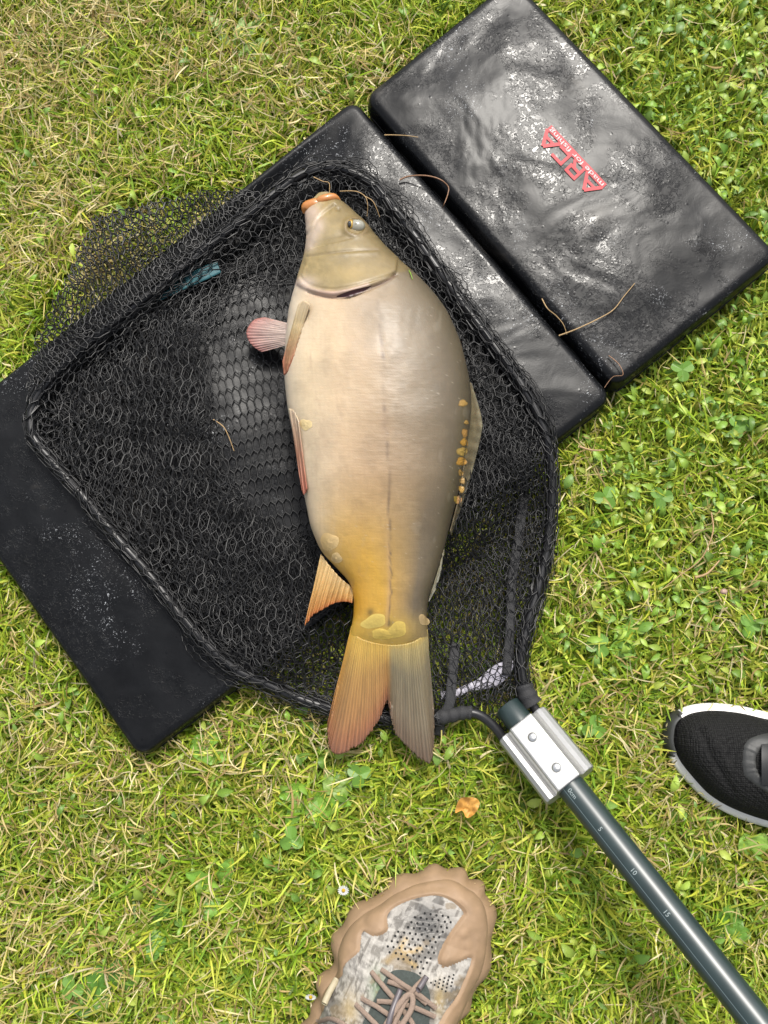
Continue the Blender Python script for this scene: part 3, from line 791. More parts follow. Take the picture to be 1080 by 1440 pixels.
# loose gathered heap left of the clean patch
HEAP = catmull([(70, 600), (130, 500), (230, 430), (290, 470), (300, 560), (330, 680), (400, 745), (455, 770), (450, 860), (420, 950), (330, 920), (240, 830), (150, 720)], 4, True)
HEAP = [tuple(q) for q in HEAP]; FINHOLE = [(446, 770), (420, 885), (440, 880), (500, 855), (500, 825)]
for k, (ang, cw, ch, wp, wf) in enumerate(((.3, 13, 20, 20, .011), (-.35, 13, 21, 22, .011))):
    flat_layer((270, 690), ang, cw, ch, 70, 44, HEAP, .012 + .006 * k, wp, wf, 3 + k, .022, rough=.2, hole=FINHOLE, r=.0006)
TOPL = [tuple(q) for q in catmull([(75, 600), (140, 520), (240, 430), (350, 350), (405, 310), (415, 380), (350, 430), (285, 480), (285, 560), (330, 690), (405, 760), (455, 790), (500, 860), (480, 930), (440, 970), (340, 925), (240, 830), (150, 720)], 4, True)]
flat_layer((280, 660), .22, 13.5, 20, 60, 44, TOPL, .034, 13, .009, 6, .016, rough=.15, hole=FINHOLE, r=.00068, aniso=1.3)
# part over grass at the right, below the mat edge
RIGHTP = [(610, 720), (640, 650), (680, 590), (740, 620), (768, 680), (765, 770), (735, 900), (728, 980), (640, 1000), (606, 990), (600, 860)]
for k, (ang, cw, ch) in enumerate(((0.05, 10, 18), (.35, 9.5, 17), (-.4, 10, 18))):
    flat_layer((690, 800), ang, cw, ch, 30, 30, RIGHTP, .012 + .005 * k, 14, .012, 5 + k, .012, rough=.3)

# walls: hang from the frame inwards in loose folds
s_len = np.concatenate([[0], np.cumsum(np.linalg.norm(np.diff(fr[:, :2], axis=0), axis=1))]); SL = s_len[-1]
def frame_at(s):
    x = np.interp(s, s_len, fr[:, 0]); y = np.interp(s, s_len, fr[:, 1]); z = np.interp(s, s_len, fr[:, 2])
    tx = np.interp(s + 3, s_len, fr[:, 0]) - np.interp(s - 3, s_len, fr[:, 0]); ty = np.interp(s + 3, s_len, fr[:, 1]) - np.interp(s - 3, s_len, fr[:, 1])
    l = np.hypot(tx, ty) + 1e-9
    return x, y, z, -ty / l, tx / l          # normal (in pixel axes); sign fixed below
xm, ym, _, nxm, nym = frame_at(np.array([SL * .5]))
INW = 1.0 if inpoly(xm + 15 * nxm, ym + 15 * nym, frame_poly)[0] else -1.0
def wall_layer(s0, s1, cell_s, width_fn, rows, zfall, seed, shear=0.0, inward=True, r=0.00052, foldamp=7, ztop=0.0, fishclip=True, zend=None):
    ns = int((s1 - s0) / cell_s)
    u, v_, E = hexlat(ns, rows)
    s = s0 + u / ns * (s1 - s0); t = np.maximum(v_ / rows, 0)
    s_e = s + shear * t + fbm(u * .12, v_ * .13, seed, 2) * 9 * t
    x, y, z, nx, ny = frame_at(np.clip(s_e, 1, SL - 1))
    w = width_fn(s)
    prof = t ** 0.85 + .10 * np.sin(t * 9 + u * .7) * t * (1 - t) * 2
    off = w * prof + fbm(u * .2, v_ * .3, seed + 4, 2) * foldamp * sstep(0, .25, t)
    sg = INW if inward else -INW
    px, py = x + nx * off * sg, y + ny * off * sg
    W0 = P(px, py, .04); zs = zsurf(W0[:, 0], W0[:, 1])
    zz = (z + ztop) * (1 - sstep(0, zfall, t)) + (zs + .003) * sstep(0, zfall, t) + np.abs(fbm(u * .3, v_ * .5, seed + 7, 2)) * .012 * sstep(.05, .3, t)
    keep = np.ones(len(px), bool)
    if inward: keep &= inpoly(px, py, frame_poly) | (t < .1)
    add_net(P(px, py, zz), E, keep, r)
wf_all = lambda base: (lambda s: base * (0.75 + .35 * vnoise(s * .006, 0 * s, 4)))
for k, (b_, rows, cs, sh) in enumerate(((150, 9, 18, 20), (105, 7, 17, -25), (62, 4, 18, 12))):
    wall_layer(150, SL - 130, cs, wf_all(b_), rows, (.75, .9, .6, 1.0, .5)[k], 2 + k, sh, r=.00062)
# skirt on the outside of the frame
def skirt_w(s):
    x = np.interp(s, s_len, fr[:, 0]); y = np.interp(s, s_len, fr[:, 1])
    return np.where((x > 700) & (y > 500), 13, np.where(y > 880, 22, np.where((x < 140) & (y > 560), 8, 18))) * (1 + .35 * vnoise(s * .03, s * 0, 3))
wall_layer(110, SL - 40, 14, skirt_w, 3, 1.3, 4, 6, inward=False, foldamp=5)
wall_layer(110, SL - 40, 12, lambda s: skirt_w(s) * .6, 2, 1.3, 9, -8, inward=False, foldamp=4)
# sleeve of mesh laced round the tube
for k in range(2):
    ns = int((SL - 160) / (21 + 4 * k)); nr = 6
    u, v_, E = hexlat(nr, ns)
    s = 110 + v_ / ns * (SL - 160); ph_ = u / nr * 2 * math.pi + .35 * vnoise(s * .02, s * 0, 2) * 3 + k
    tW = np.gradient(frW, axis=0)
    c3 = np.stack([np.interp(s, s_len, frW[:, i]) for i in range(3)], -1); t3 = np.stack([np.interp(s, s_len, tW[:, i]) for i in range(3)], -1)
    t3 /= np.linalg.norm(t3, axis=1)[:, None]
    a3 = np.cross(t3, [0, 0, 1.0]); a3 /= np.linalg.norm(a3, axis=1)[:, None]; b3 = np.cross(a3, t3)
    rr = RT + .0009 + .0012 * k + np.abs(fbm(u * .9, v_ * .4, 3 + k, 2)) * .0035
    add_net(c3 + rr[:, None] * (np.cos(ph_)[:, None] * a3 + np.sin(ph_)[:, None] * b3), E, np.ones(len(s), bool), .00072)
# loose flap thrown out over the grass at the upper left
FLAP = [(36, 548), (46, 480), (70, 430), (100, 372), (128, 303), (170, 293), (220, 279), (279, 267), (330, 264), (372, 268), (430, 244), (353, 302), (261, 376), (146, 470), (70, 540)]
for k, (ang, cw, ch, zo) in enumerate(((.62, 9.5, 12, .030), (.45, 10.5, 13, .024), (.75, 10, 12, .020))):
    nu, nv = 60, 40
    u, v_, E = hexlat(nu, nv)
    x = (u - nu / 2) * cw; y = (v_ - nv / 2) * ch
    ca, sa = math.cos(-ang), math.sin(-ang)
    px = 210 + x * ca - y * sa; py = 400 + x * sa + y * ca
    px = px + fbm(px * .012, py * .012, 2 + k, 3) * 26; py = py + fbm(px * .012 + 9, py * .012, 6 + k, 3) * 26
    keep = inpoly(px, py, FLAP)
    W0 = P(px, py, .03); d = polydist(px, py, fr[:, :2][60:], False)
    z = np.maximum(zsurf(W0[:, 0], W0[:, 1]) + zo, .064 - d * .0006) + .004 * fbm(px * .03, py * .03, 4, 2)
    add_net(P(px, py, z), E, keep, .00078)
# gathered hem of the flap
hem = catmull([(40, 540), (47, 478), (72, 428), (102, 370), (128, 304), (172, 293), (222, 278), (280, 267), (332, 264), (372, 268)], 8)
# outer drape along the top right of the frame
TR = [(505, 246), (545, 272), (590, 318), (640, 385), (690, 455), (735, 520), (760, 570), (745, 560), (700, 500), (655, 440), (600, 360), (560, 305), (525, 265)]
for k in range(2):
    flat_layer((630, 400), .9 + .2 * k, 9, 16, 40, 26, TR, .004 + .004 * k, 12, .012, 3 + k, .006, rough=.4)
# mesh lifted over the back of the fish
u, v_, E = hexlat(12, 9)
px = 640 + u / 12 * 120 - 10 * v_ / 9; py = 585 + v_ / 9 * 160 + (u / 12) * 14
px = px + fbm(u * .3, v_ * .3, 3) * 12; py = py + fbm(u * .3 + 5, v_ * .3, 4) * 10
z = .094 - .048 * sstep(630, 700, px)
add_net(P(px, py, z), E, (px > 640 + 4 * np.sin(py * .1)) & inpoly(px, py, frame_poly), .00055)
o = mesh('net_mesh', np.concatenate(nv_all), np.concatenate(nf_all), M_cord, net)
o['kind'] = 'stuff'

def ribbon(name, pts, width_px, mat, parent, zadd=0.0, thick=.0012, nw=5, twist=0.0, label=None, curl=.0):
    c = catmull(pts, 8); t = np.gradient(c[:, :2], axis=0); t /= np.linalg.norm(t, axis=1)[:, None]; n = np.stack([-t[:, 1], t[:, 0]], -1)
    w = np.linspace(-.5, .5, nw)
    wp = np.broadcast_to(np.asarray(width_px, float), (len(c),)) if np.ndim(width_px) == 0 else np.interp(np.linspace(0, 1, len(c)), np.linspace(0, 1, len(width_px)), width_px)
    px = c[:, None, 0] + n[:, None, 0] * w[None] * wp[:, None]; py = c[:, None, 1] + n[:, None, 1] * w[None] * wp[:, None]
    z = c[:, None, 2] + zadd + twist * w[None] + curl * (w[None] * 2) ** 2 + .0008 * fbm(px * .1, py * .1, 5, 2)
    o = mesh(name, P(px, py, z).reshape(-1, 3), grid_faces(len(c), nw), mat, parent)
    md = o.modifiers.new('thick', 'SOLIDIFY'); md.thickness = thick; md.offset = 0
    if label: o['label'] = label
    return o
ribbon('webbing_strap', [(741, 640, .045), (739, 670, .040), (735, 710, .036), (730, 750, .036), (724, 790, .036), (719, 830, .036), (717, 890, .036), (712, 950, .034)], 13, M_cloth, net)
ribbon('webbing_strap', [(640, 905, .034), (638, 930, .038), (635, 960, .040), (632, 990, .040), (620, 1012, .036), (617, 1034, .026)], 14, M_cloth, net)
# cuffs where the mesh ends on the arms
def cuff(i0, i1, r0, r1):
    seg = frW[i0:i1]; k = len(seg); rr = np.linspace(r0, r1, k) + .0006 * np.sin(np.arange(k) * 1.3)
    v, f = sweep(seg, rr, 16); mesh('cuff', v, f, M_cloth, net)
cuff(26, 46, .0062, .0075)
cuff(len(frW) - 18, len(frW) - 6, .0082, .0098)
M_label = simple('white_label', lin(226, 222, 236), 0.5, noise=.08, nscale=200)
lab = ribbon('net_label', [(620, 978, .030), (640, 976, .031), (658, 967, .031), (676, 962, .031), (693, 953, .032), (708, 942, .033), (721, 929, .034)], [12, 11, 9, 16, 26, 24, 6], M_label, net, nw=9, label='white fabric label seen through the mesh', curl=-.001)
M_teal = simple('teal_cloth', lin(40, 112, 122), 0.6, noise=.35, nscale=160, bump=.0006)
teal = ribbon('fabric_strip', [(222, 422, .052), (245, 406, .054), (270, 393, .055), (290, 383, .056), (308, 376, .055)], [4, 14, 17, 19, 16], M_teal, None, nw=7)
tag(teal, 'small teal cloth strip poking out beneath the net rim', 'cloth')

# spreader block, pole, bolts -------------------------------------------------
ax0 = P(714, 994, .034); ax1 = P(1067, 1440, .155)          # pole axis, rising to the hand out of frame
axd = (ax1 - ax0) / np.linalg.norm(ax1 - ax0)
latv = np.cross(axd, [0, 0, 1.0]); latv /= np.linalg.norm(latv); upb = np.cross(latv, axd)
if latv[0] > 0: pass
PR = 0.0132
M_pole = simple('dark_green_anodised', (.014, .026, .026), 0.36, metal=.0, noise=.3, nscale=60, spec=.62)
M_alu = simple('bare_aluminium', (0.36, .36, .352), 0.46, metal=.85, noise=.10, nscale=140, bump=.00015)
M_inside = simple('tube_inside', (.01, .01, .01), 0.6)
def along(t, lat=0.0, h=0.0): return ax0 + axd * t + latv * lat + upb * h
th = np.linspace(0, 2 * math.pi, 48, endpoint=False)
rows = []
prof = [(0.0, PR * .86), (0.0, PR * .97), (0.0006, PR), (.02, PR), (.3, PR), (.6, PR), (1.1, PR), (1.1, PR * .2)]
for t, r in prof:
    rows.append([along(t, r * math.cos(a_), r * math.sin(a_)) for a_ in th])
# two shallow guide lines along the tube
V = np.array(rows); V = V.reshape(-1, 3)
Fp = [list(q) for q in grid_faces(len(prof), 48, False, True)]
pole = mesh('pole', V, Fp, M_pole, net)
mesh('pole_mouth', [along(0.004, PR * .9 * math.cos(a_), PR * .9 * math.sin(a_)) for a_ in th], [list(range(48))], M_inside, pole, smooth=False)
M_line = simple('scribed_line', lin(170, 190, 190), 0.3, metal=.6)
for a_ in (math.radians(58),):
    n_ = 24; q = [along(t, (PR + .00025) * math.cos(a_ + d), (PR + .00025) * math.sin(a_ + d)) for t in np.linspace(.085, 1.1, n_) for d in (-.022, .022)]
    mesh('scribed_line', q, grid_faces(n_, 2), M_line, pole)
M_mark = simple('white_marking', lin(190, 204, 204), 0.5)
def pole_mark(txt, px, py, size):
    v, f = text_mesh(txt, size)
    # nearest axial position for the pixel
    ts = np.linspace(0, .6, 1200); q = proj(along(0)[None] + axd[None] * ts[:, None] + upb[None] * PR)
    t0 = ts[np.argmin((q[:, 0] - px) ** 2 + (q[:, 1] - py) ** 2)]
    cx = (v[:, 0].min() + v[:, 0].max()) / 2; cy = (v[:, 1].min() + v[:, 1].max()) / 2
    w = []
    for p in v:
        lat = -(p[0] - cx) * 0; aa = (p[0] - cx); bb = -(p[1] - cy)
        ang = math.pi / 2 - .25 - bb / PR
        w.append(along(t0 + aa, (PR + .0003) * math.cos(ang), (PR + .0003) * math.sin(ang)))
    mesh('marking', w, f, M_mark, pole, smooth=False)
for txt, px, py in (('0cm', 808, 1113), ('5', 849, 1162), ('10', 897, 1222), ('15', 943, 1281)):
    pole_mark(txt, px, py, .0058)
# extruded block: section (lateral, height)
sec = [(-.0272, .0005), (-.0278, .004), (-.0262, .0085), (-.0225, .0112), (-.0185, .0108), (-.0158, .0088), (-.0148, .0102), (-.0132, .0150), (-.0122, .0166), (-.0108, .0170), (0, .0171),
       (.0108, .0170), (.0122, .0166), (.0132, .0150), (.0148, .0102), (.0158, .0088), (.0185, .0108), (.0225, .0112), (.0262, .0085), (.0278, .004), (.0272, .0005),
       (.0262, -.006), (.0215, -.0095), (.0160, -.0075), (.0125, -.0150), (0, -.0165), (-.0125, -.0150), (-.0160, -.0075), (-.0215, -.0095), (-.0262, -.006)]
tsB = [.0225, .0231, .0240, .058, .0920, .0929, .0935]; shr = [.955, .985, 1, 1, 1, .985, .955]
bv = np.array([along(t, l * s_, h * s_) for t, s_ in zip(tsB, shr) for l, h in sec])
ns_ = len(sec)
bf = [list(q) for q in grid_faces(len(tsB), ns_, False, True)] + [list(range(ns_))[::-1], [(len(tsB) - 1) * ns_ + i for i in range(ns_)]]
block = mesh('spreader_block', bv, bf, M_alu, net, smooth=False)
M_rivet = simple('steel_rivet', (.55, .55, .54), 0.3, metal=.9, noise=.2, nscale=300)
for px, py in ((747, 1037.5), (780, 1081)):
    ts = np.linspace(.02, .1, 400); q = proj(along(0)[None] + axd[None] * ts[:, None] + upb[None] * .018)
    t0 = ts[np.argmin((q[:, 0] - px) ** 2 + (q[:, 1] - py) ** 2)]
    rows = [(0.0043, .0168), (.0044, .0177), (.0040, .0186), (.0030, .0194), (.0016, .0198), (.0002, .0199)]
    vv = [along(t0 + r * math.cos(a_), r * math.sin(a_), h) for r, h in rows for a_ in th[::2]]
    mesh('rivet', vv, [list(q) for q in grid_faces(len(rows), 24, False, True)], M_rivet, block)
# ------------------------------------------------------------------ shoes
def shoe_base(outline_px, toe_px, heel_px, zo, per=10):
    c = catmull(outline_px, per, True); O = P(c[:, 0], c[:, 1], zo)
    a0 = P(*toe_px, zo)[:2]; a1 = P(*heel_px, zo)[:2]
    d = (a1 - a0); Ln = np.linalg.norm(d); d /= Ln
    t = np.clip((O[:, :2] - a0) @ d, 0, Ln)
    S = a0 + d[None] * t[:, None]
    return O[:, :2], S, t / Ln
def sole_mesh(name, O, S, rings, mat, parent, wave=0.0, fr_=40, colors=None):
    k = len(O); vv = []
    dirv = O - S; l = np.linalg.norm(dirv, axis=1)[:, None]; dirv = dirv / l
    th_ = np.arange(k) / k * 2 * math.pi
    for z, off, wv in rings:
        q = O + dirv * (off + wave * wv * (np.sin(th_ * fr_ + 1.5 * np.sin(th_ * 3)) + .5 * fbm(th_ * 9, th_ * 0 + z * 30, 3, 2)))[:, None]
        vv.append(np.concatenate([q, np.full((k, 1), z)], 1))
    V = np.concatenate(vv); F = [list(q) for q in grid_faces(len(rings), k, False, True)]
    F += [list(range(k)), [(len(rings) - 1) * k + i for i in range(k)][::-1]]
    return mesh(name, V, F, mat, parent)
def upper_grid(O, S, tax, zs, Htab, inset, expo, nr=90, skew=None):
    r = np.linspace(0, 1, nr) ** .8
    dirv = O - S; l = np.linalg.norm(dirv, axis=1)[:, None]; O2 = S + dirv * (l - inset) / l
    q = S[:, None] + (O2 - S)[:, None] * r[None, :, None]
    H = np.interp(tax, [h[0] for h in Htab], [h[1] for h in Htab])
    z = zs + (H[:, None] - zs) * np.maximum(1 - r[None] ** expo, 0) ** .5
    return np.concatenate([q, z[..., None]], -1)
class Surf:
    def __init__(self, V): self.v = V.reshape(-1, 3); self.px = proj(self.v)
    def at(self, px, py, lift=0.0):
        d = (self.px[:, 0] - px) ** 2 + (self.px[:, 1] - py) ** 2
        return P(px, py, self.v[np.argmin(d), 2] + lift)
def select_faces(V, nu, nv, maskfn):
    F = grid_faces(nu, nv, True, False); px = proj(V.reshape(-1, 3)); c = px[F].mean(1)
    return F[maskfn(c[:, 0], c[:, 1])]
def compact(V, F):
    u, inv = np.unique(F, return_inverse=True); return V[u], inv.reshape(F.shape)

# tan trail shoe --------------------------------------------------------------
tan_out = [(640, 1224), (661, 1236), (676, 1247), (688, 1266), (693, 1295), (691, 1330), (684, 1362), (668, 1394), (654, 1422), (640, 1450), (622, 1500), (604, 1560), (580, 1616), (540, 1652), (490, 1664), (446, 1640), (424, 1590), (414, 1530), (418, 1470),
           (430, 1436), (446, 1412), (448, 1386), (468, 1356), (470, 1325), (482, 1298), (502, 1277), (524, 1264), (552, 1243), (580, 1230), (610, 1223)]
O, S, tax = shoe_base(tan_out, (598, 1300), (506, 1580), .018, 12)
tan = empty('trail_shoe', (*S.mean(0), 0), 'tan rubber and camouflage lace-up shoe at the bottom edge', 'shoe')
M_tan = simple('tan_rubber', lin(188, 155, 120), 0.68, noise=.22, nscale=90, bump=.0006)
sole_mesh('sole', O, S, [(.002, -.004, .5), (.006, .0, 1), (.014, .002, 1.2), (.022, .001, 1), (.030, -.003, .6), (.036, -.008, .2), (.037, -.014, 0)], M_tan, tan, .0021, 17)
Hs = [(0, .052), (.15, .060), (.35, .078), (.6, .096), (.8, .100), (1, .094)]
V = upper_grid(O, S, tax, .030, Hs, .006, 3.0, 120)
nu_, nv_ = V.shape[:2]
xx, yy = V[..., 0], V[..., 1]
V[..., 2] += .0012 * fbm(xx * 55, yy * 55, 3, 3)
tsurf = Surf(V)
FAB = [(546, 1284), (573, 1267), (611, 1259), (635, 1267), (651, 1282), (647, 1291), (629, 1317), (617, 1341), (616, 1352), (626, 1360), (647, 1352), (663, 1347), (656, 1370), (641, 1403), (623, 1428), (600, 1480), (570, 1600), (470, 1610), (446, 1500), (448, 1438),
       (455, 1420), (464, 1390), (472, 1378), (481, 1372), (485, 1356), (505, 1338), (507, 1325), (511, 1310), (528, 1316), (545, 1308)]
FABs = [tuple(q) for q in catmull(FAB, 5, True)]
# camouflage print colours
pxs = proj(V.reshape(-1, 3)); ux, vy = pxs[:, 0], pxs[:, 1]
base = np.array(lin(206, 200, 190)); c = np.tile(base, (len(ux), 1))
w1 = sstep(-.05, .25, fbm(ux * .030, vy * .030, 5, 4)); c = mixc(c, lin(120, 116, 110), w1 * .85)
stk = sstep(.15, .35, vnoise(ux * .28 + vy * .12, vy * .05 - ux * .03, 7)); c = mixc(c, lin(92, 84, 74), stk * .6)
stk2 = sstep(.2, .4, vnoise(ux * .07 - vy * .22, vy * .06 + ux * .05, 3)); c = mixc(c, lin(228, 222, 212), stk2 * .6)
gp = np.exp(-(((ux - 600) / 32) ** 2 + ((vy - 1300) / 26) ** 2)); c = mixc(c, lin(96, 96, 96), gp * .75)
br = ridge(ux, vy, [(545, 1352), (560, 1338), (570, 1322)], 4) + ridge(ux, vy, [(556, 1342), (578, 1338), (592, 1334)], 4) + ridge(ux, vy, [(566, 1346), (584, 1358)], 4)
c = mixc(c, lin(212, 180, 118), np.clip(br, 0, 1) * .9)
gr = np.exp(-(((ux - 532) / 12) ** 2 + ((vy - 1388) / 24) ** 2)); c = mixc(c, lin(84, 128, 70), gr * .8)
yl = np.exp(-(((ux - 492) / 13) ** 2 + ((vy - 1420) / 26) ** 2)) + np.exp(-(((ux - 618) / 9) ** 2 + ((vy - 1408) / 24) ** 2)); c = mixc(c, lin(196, 168, 104), np.clip(yl, 0, 1) * .7)
ln = np.exp(-(fbm(ux * .045 + 7, vy * .030, 9, 4) / .028) ** 2); c = mixc(c, lin(60, 54, 48), ln * .55)
ln2 = np.exp(-(fbm(ux * .02, vy * .06 + 5, 2, 4) / .022) ** 2); c = mixc(c, lin(238, 232, 222), ln2 * .55)
lf_m = sstep(.28, .36, fbm(ux * .040 + 50, vy * .040, 13, 3)); c = mixc(c, lin(150, 128, 92), lf_m * .6)
M_camo = colmat('camouflage_fabric', 0.7, bump=.0005, bscale=500, noise=.25)
mesh('upper', V.reshape(-1, 3), grid_faces(nu_, nv_, True, False), M_camo, tan, colors=c)
# rubber rand: shell over the upper outside the fabric window
d_in = polydist(ux, vy, FABs); inside = inpoly(ux, vy, FABs)
Vr = V.reshape(-1, 3).copy(); ctr3 = np.array([*S.mean(0), 0])
Vr[:, 2] += .0026 * sstep(-1, 6, np.where(inside, -d_in, d_in)) + .0048 * fbm(Vr[:, 0] * 38, Vr[:, 1] * 38, 6, 3) * sstep(2, 14, d_in) + .0003
Fr = select_faces(V, nu_, nv_, lambda a_, b_: ~inpoly(a_, b_, FABs) & (b_ < 1500))
rv, rf = compact(Vr, Fr)
mesh('rubber_rand', rv, rf, M_tan, tan)
# mud-guard lumps along the outer edge
# perforations
M_hole = simple('dark_hole', (.006, .006, .006), 0.9)
hv, hf = [], []
def hole(px, py, r=.0011):
    b0 = len(hv)
    for k in range(8):
        q = tsurf.at(px, py, .0007); hv.append(q + np.array([r * math.cos(k * math.pi / 4), r * math.sin(k * math.pi / 4), 0]))
    hf.append([b0 + k for k in range(8)])
for i in range(16):
    for j in range(13):
        px = 540 + i * 8.2 + (j % 2) * 4.1 + j * -1.0; py = 1276 + j * 7.6 + i * 1.2
        if inpoly(px, py, [(606, 1276), (624, 1280), (640, 1294), (618, 1322), (608, 1352), (592, 1372), (576, 1360), (556, 1346), (540, 1340), (552, 1318), (574, 1294)]) : hole(px + random.uniform(-.6, .6), py + random.uniform(-.6, .6))
for i in range(6):
    for j in range(5):
        px = 606 + i * 6.4 - j * 1.2; py = 1382 - i * 2.2 + j * 5.2
        if inpoly(px, py, [(602, 1380), (640, 1370), (642, 1376), (628, 1396), (610, 1388)]): hole(px, py, .0009)
o = mesh('perforations', hv, hf, M_hole, tan, smooth=False); o['kind'] = 'stuff'
# tongue
M_tongue = simple('dark_tongue', lin(72, 82, 77), 0.8, noise=.5, nscale=300, bump=.001)
tg = catmull([(548, 1368), (566, 1364), (590, 1372), (604, 1396), (604, 1430), (596, 1500), (520, 1500), (508, 1450), (520, 1420), (534, 1390)], 5, True)
cx_, cy_ = tg.mean(0)
rr_ = np.linspace(0, 1, 8)
tv = np.array([tsurf.at(cx_ + (q[0] - cx_) * r, cy_ + (q[1] - cy_) * r, .0022 - .0012 * r) for q in tg for r in rr_])
mesh('tongue', tv, grid_faces(len(tg), 8, True, False), M_tongue, tan)
# laces
M_lace = simple('taupe_lace', lin(176, 152, 134), 0.8, noise=.2, nscale=600, bump=.0008)
M_tip = simple('lace_tip', lin(120, 112, 116), 0.4)
def lace(pts, lift, r=.0022, flat=.45, mat=M_lace, name='lace'):
    c = catmull(pts, 6); lf = np.interp(np.linspace(0, 1, len(c)), np.linspace(0, 1, len(lift)), lift)
    w = np.array([tsurf.at(q[0], q[1], l_ + .002) for q, l_ in zip(c, lf)])
    w[1:-1, 2] = (w[:-2, 2] + w[1:-1, 2] + w[2:, 2]) / 3; w[1:-1, 2] = (w[:-2, 2] + w[1:-1, 2] + w[2:, 2]) / 3
    v, f = sweep(w, r, 10, True, flat); return mesh(name, v, f, mat, tan)
lace([(522, 1366), (535, 1382), (552, 1402), (562, 1412)], [.001, .003, .004, .004])
lace([(536, 1363), (560, 1380), (590, 1400), (613, 1418)], [.001, .005, .006, .001])
lace([(545, 1380), (575, 1392), (600, 1412)], [.003, .003, .003])
lace([(508, 1404), (530, 1416), (550, 1430), (570, 1446)], [.001, .004, .005, .004])
lace([(500, 1412), (516, 1428), (536, 1448)], [.001, .003, .004])
lace([(530, 1408), (556, 1410), (580, 1416), (612, 1430)], [.002, .005, .006, .001])
lace([(566, 1420), (578, 1436), (586, 1452)], [.003, .004, .004])
lace([(540, 1446), (556, 1420), (572, 1400), (580, 1402), (578, 1420), (562, 1446)], [.008, .010, .012, .012, .011, .009], r=.0025, flat=.6)
lace([(552, 1446), (566, 1416), (578, 1396), (592, 1380), (600, 1374)], [.006, .009, .009, .007, .006])
lace([(588, 1392), (594, 1383), (600, 1373)], [.010, .009, .008], r=.0026, flat=.9, mat=M_tip, name='lace_tip')
lace([(545, 1444), (552, 1420), (563, 1392)], [.009, .010, .009], r=.0026, flat=.9, mat=M_tip, name='lace_tip')
lace([(446, 1436), (470, 1434), (490, 1446)], [.002, .003, .003])
M_cream = simple('cream_trim', lin(214, 200, 166), 0.6, noise=.15)
lace([(473, 1378), (463, 1396), (456, 1412)], [.003, .004, .003], r=.003, flat=.7, mat=M_cream, name='trim')

# black knit trainer ------------------------------------------------------------
blk_out = [(938, 1050), (937, 1030), (943, 1010), (962, 996), (985, 990), (1010, 989), (1045, 993), (1080, 1001), (1140, 1012), (1210, 1024), (1270, 1044), (1310, 1080), (1316, 1120), (1290, 1154), (1240, 1170), (1180, 1176), (1120, 1173), (1080, 1165),
           (1040, 1152), (1005, 1134), (975, 1108), (950, 1078)]
O, S, tax = shoe_base(blk_out, (1000, 1058), (1260, 1108), .016, 12)
blk = empty('trainer', (*S.mean(0), 0), 'black knit trainer with white sole at the right edge', 'shoe')
M_white = simple('white_foam', (.72, .71, .69), 0.55, noise=.10, nscale=60, bump=.0003)
sole_mesh('sole', O, S, [(.002, -.004, 0), (.007, -.0002, 0), (.0105, -.0002, 0), (.0132, -.0022, 0), (.0150, -.0058, 0), (.0158, -.0090, 0), (.0158, -.0150, 0)], M_white, blk)
mt, nt, b, out = newmat('black_knit')
tc = N(nt, 'ShaderNodeTexCoord')
wv = N(nt, 'ShaderNodeTexVoronoi'); wv.inputs['Scale'].default_value = 520; wv.inputs['Randomness'].default_value = .25
nt.links.new(tc.outputs['Object'], wv.inputs['Vector'])
wv2 = N(nt, 'ShaderNodeTexVoronoi'); wv2.inputs['Scale'].default_value = 230; wv2.inputs['Randomness'].default_value = .3
nt.links.new(tc.outputs['Object'], wv2.inputs['Vector'])
ad = N(nt, 'ShaderNodeMath', operation='MULTIPLY_ADD'); nt.links.new(wv2.outputs[0], ad.inputs[0]); ad.inputs[1].default_value = -1.2; nt.links.new(wv.outputs[0], ad.inputs[2])
cr = N(nt, 'ShaderNodeValToRGB'); cr.color_ramp.elements[0].color = (.017, .017, .0165, 1); cr.color_ramp.elements[0].position = .1; cr.color_ramp.elements[1].color = (.004, .004, .004, 1); cr.color_ramp.elements[1].position = .62
nt.links.new(wv.outputs[0], cr.inputs[0]); nt.links.new(cr.outputs[0], b.inputs['Base Color']); b.inputs['Roughness'].default_value = .85; b.inputs['Specular IOR Level'].default_value = .2
bp = N(nt, 'ShaderNodeBump'); bp.inputs['Distance'].default_value = .0011; bp.inputs['Strength'].default_value = 1; bp.invert = True
nt.links.new(ad.outputs[0], bp.inputs['Height']); nt.links.new(bp.outputs[0], b.inputs['Normal'])
M_knit = mt
V = upper_grid(O, S, tax, .0140, [(0, .052), (.2, .062), (.4, .080), (.7, .098), (1, .1)], .0070, 2.6, 110)
ux_, vy_ = [q.reshape(V.shape[:2]) for q in proj(V.reshape(-1, 3)).T]
V[..., 2] += -.0022 * ridge(ux_, vy_, [(985, 1028), (1000, 1060), (1018, 1092), (1030, 1112)], 5) + .0014 * ridge(ux_, vy_, [(995, 1022), (1010, 1052), (1028, 1086)], 6) + .0008 * fbm(V[..., 0] * 40, V[..., 1] * 40, 4, 3)
bsurf = Surf(V)
mesh('upper', V.reshape(-1, 3), grid_faces(*V.shape[:2], True, False), M_knit, blk)
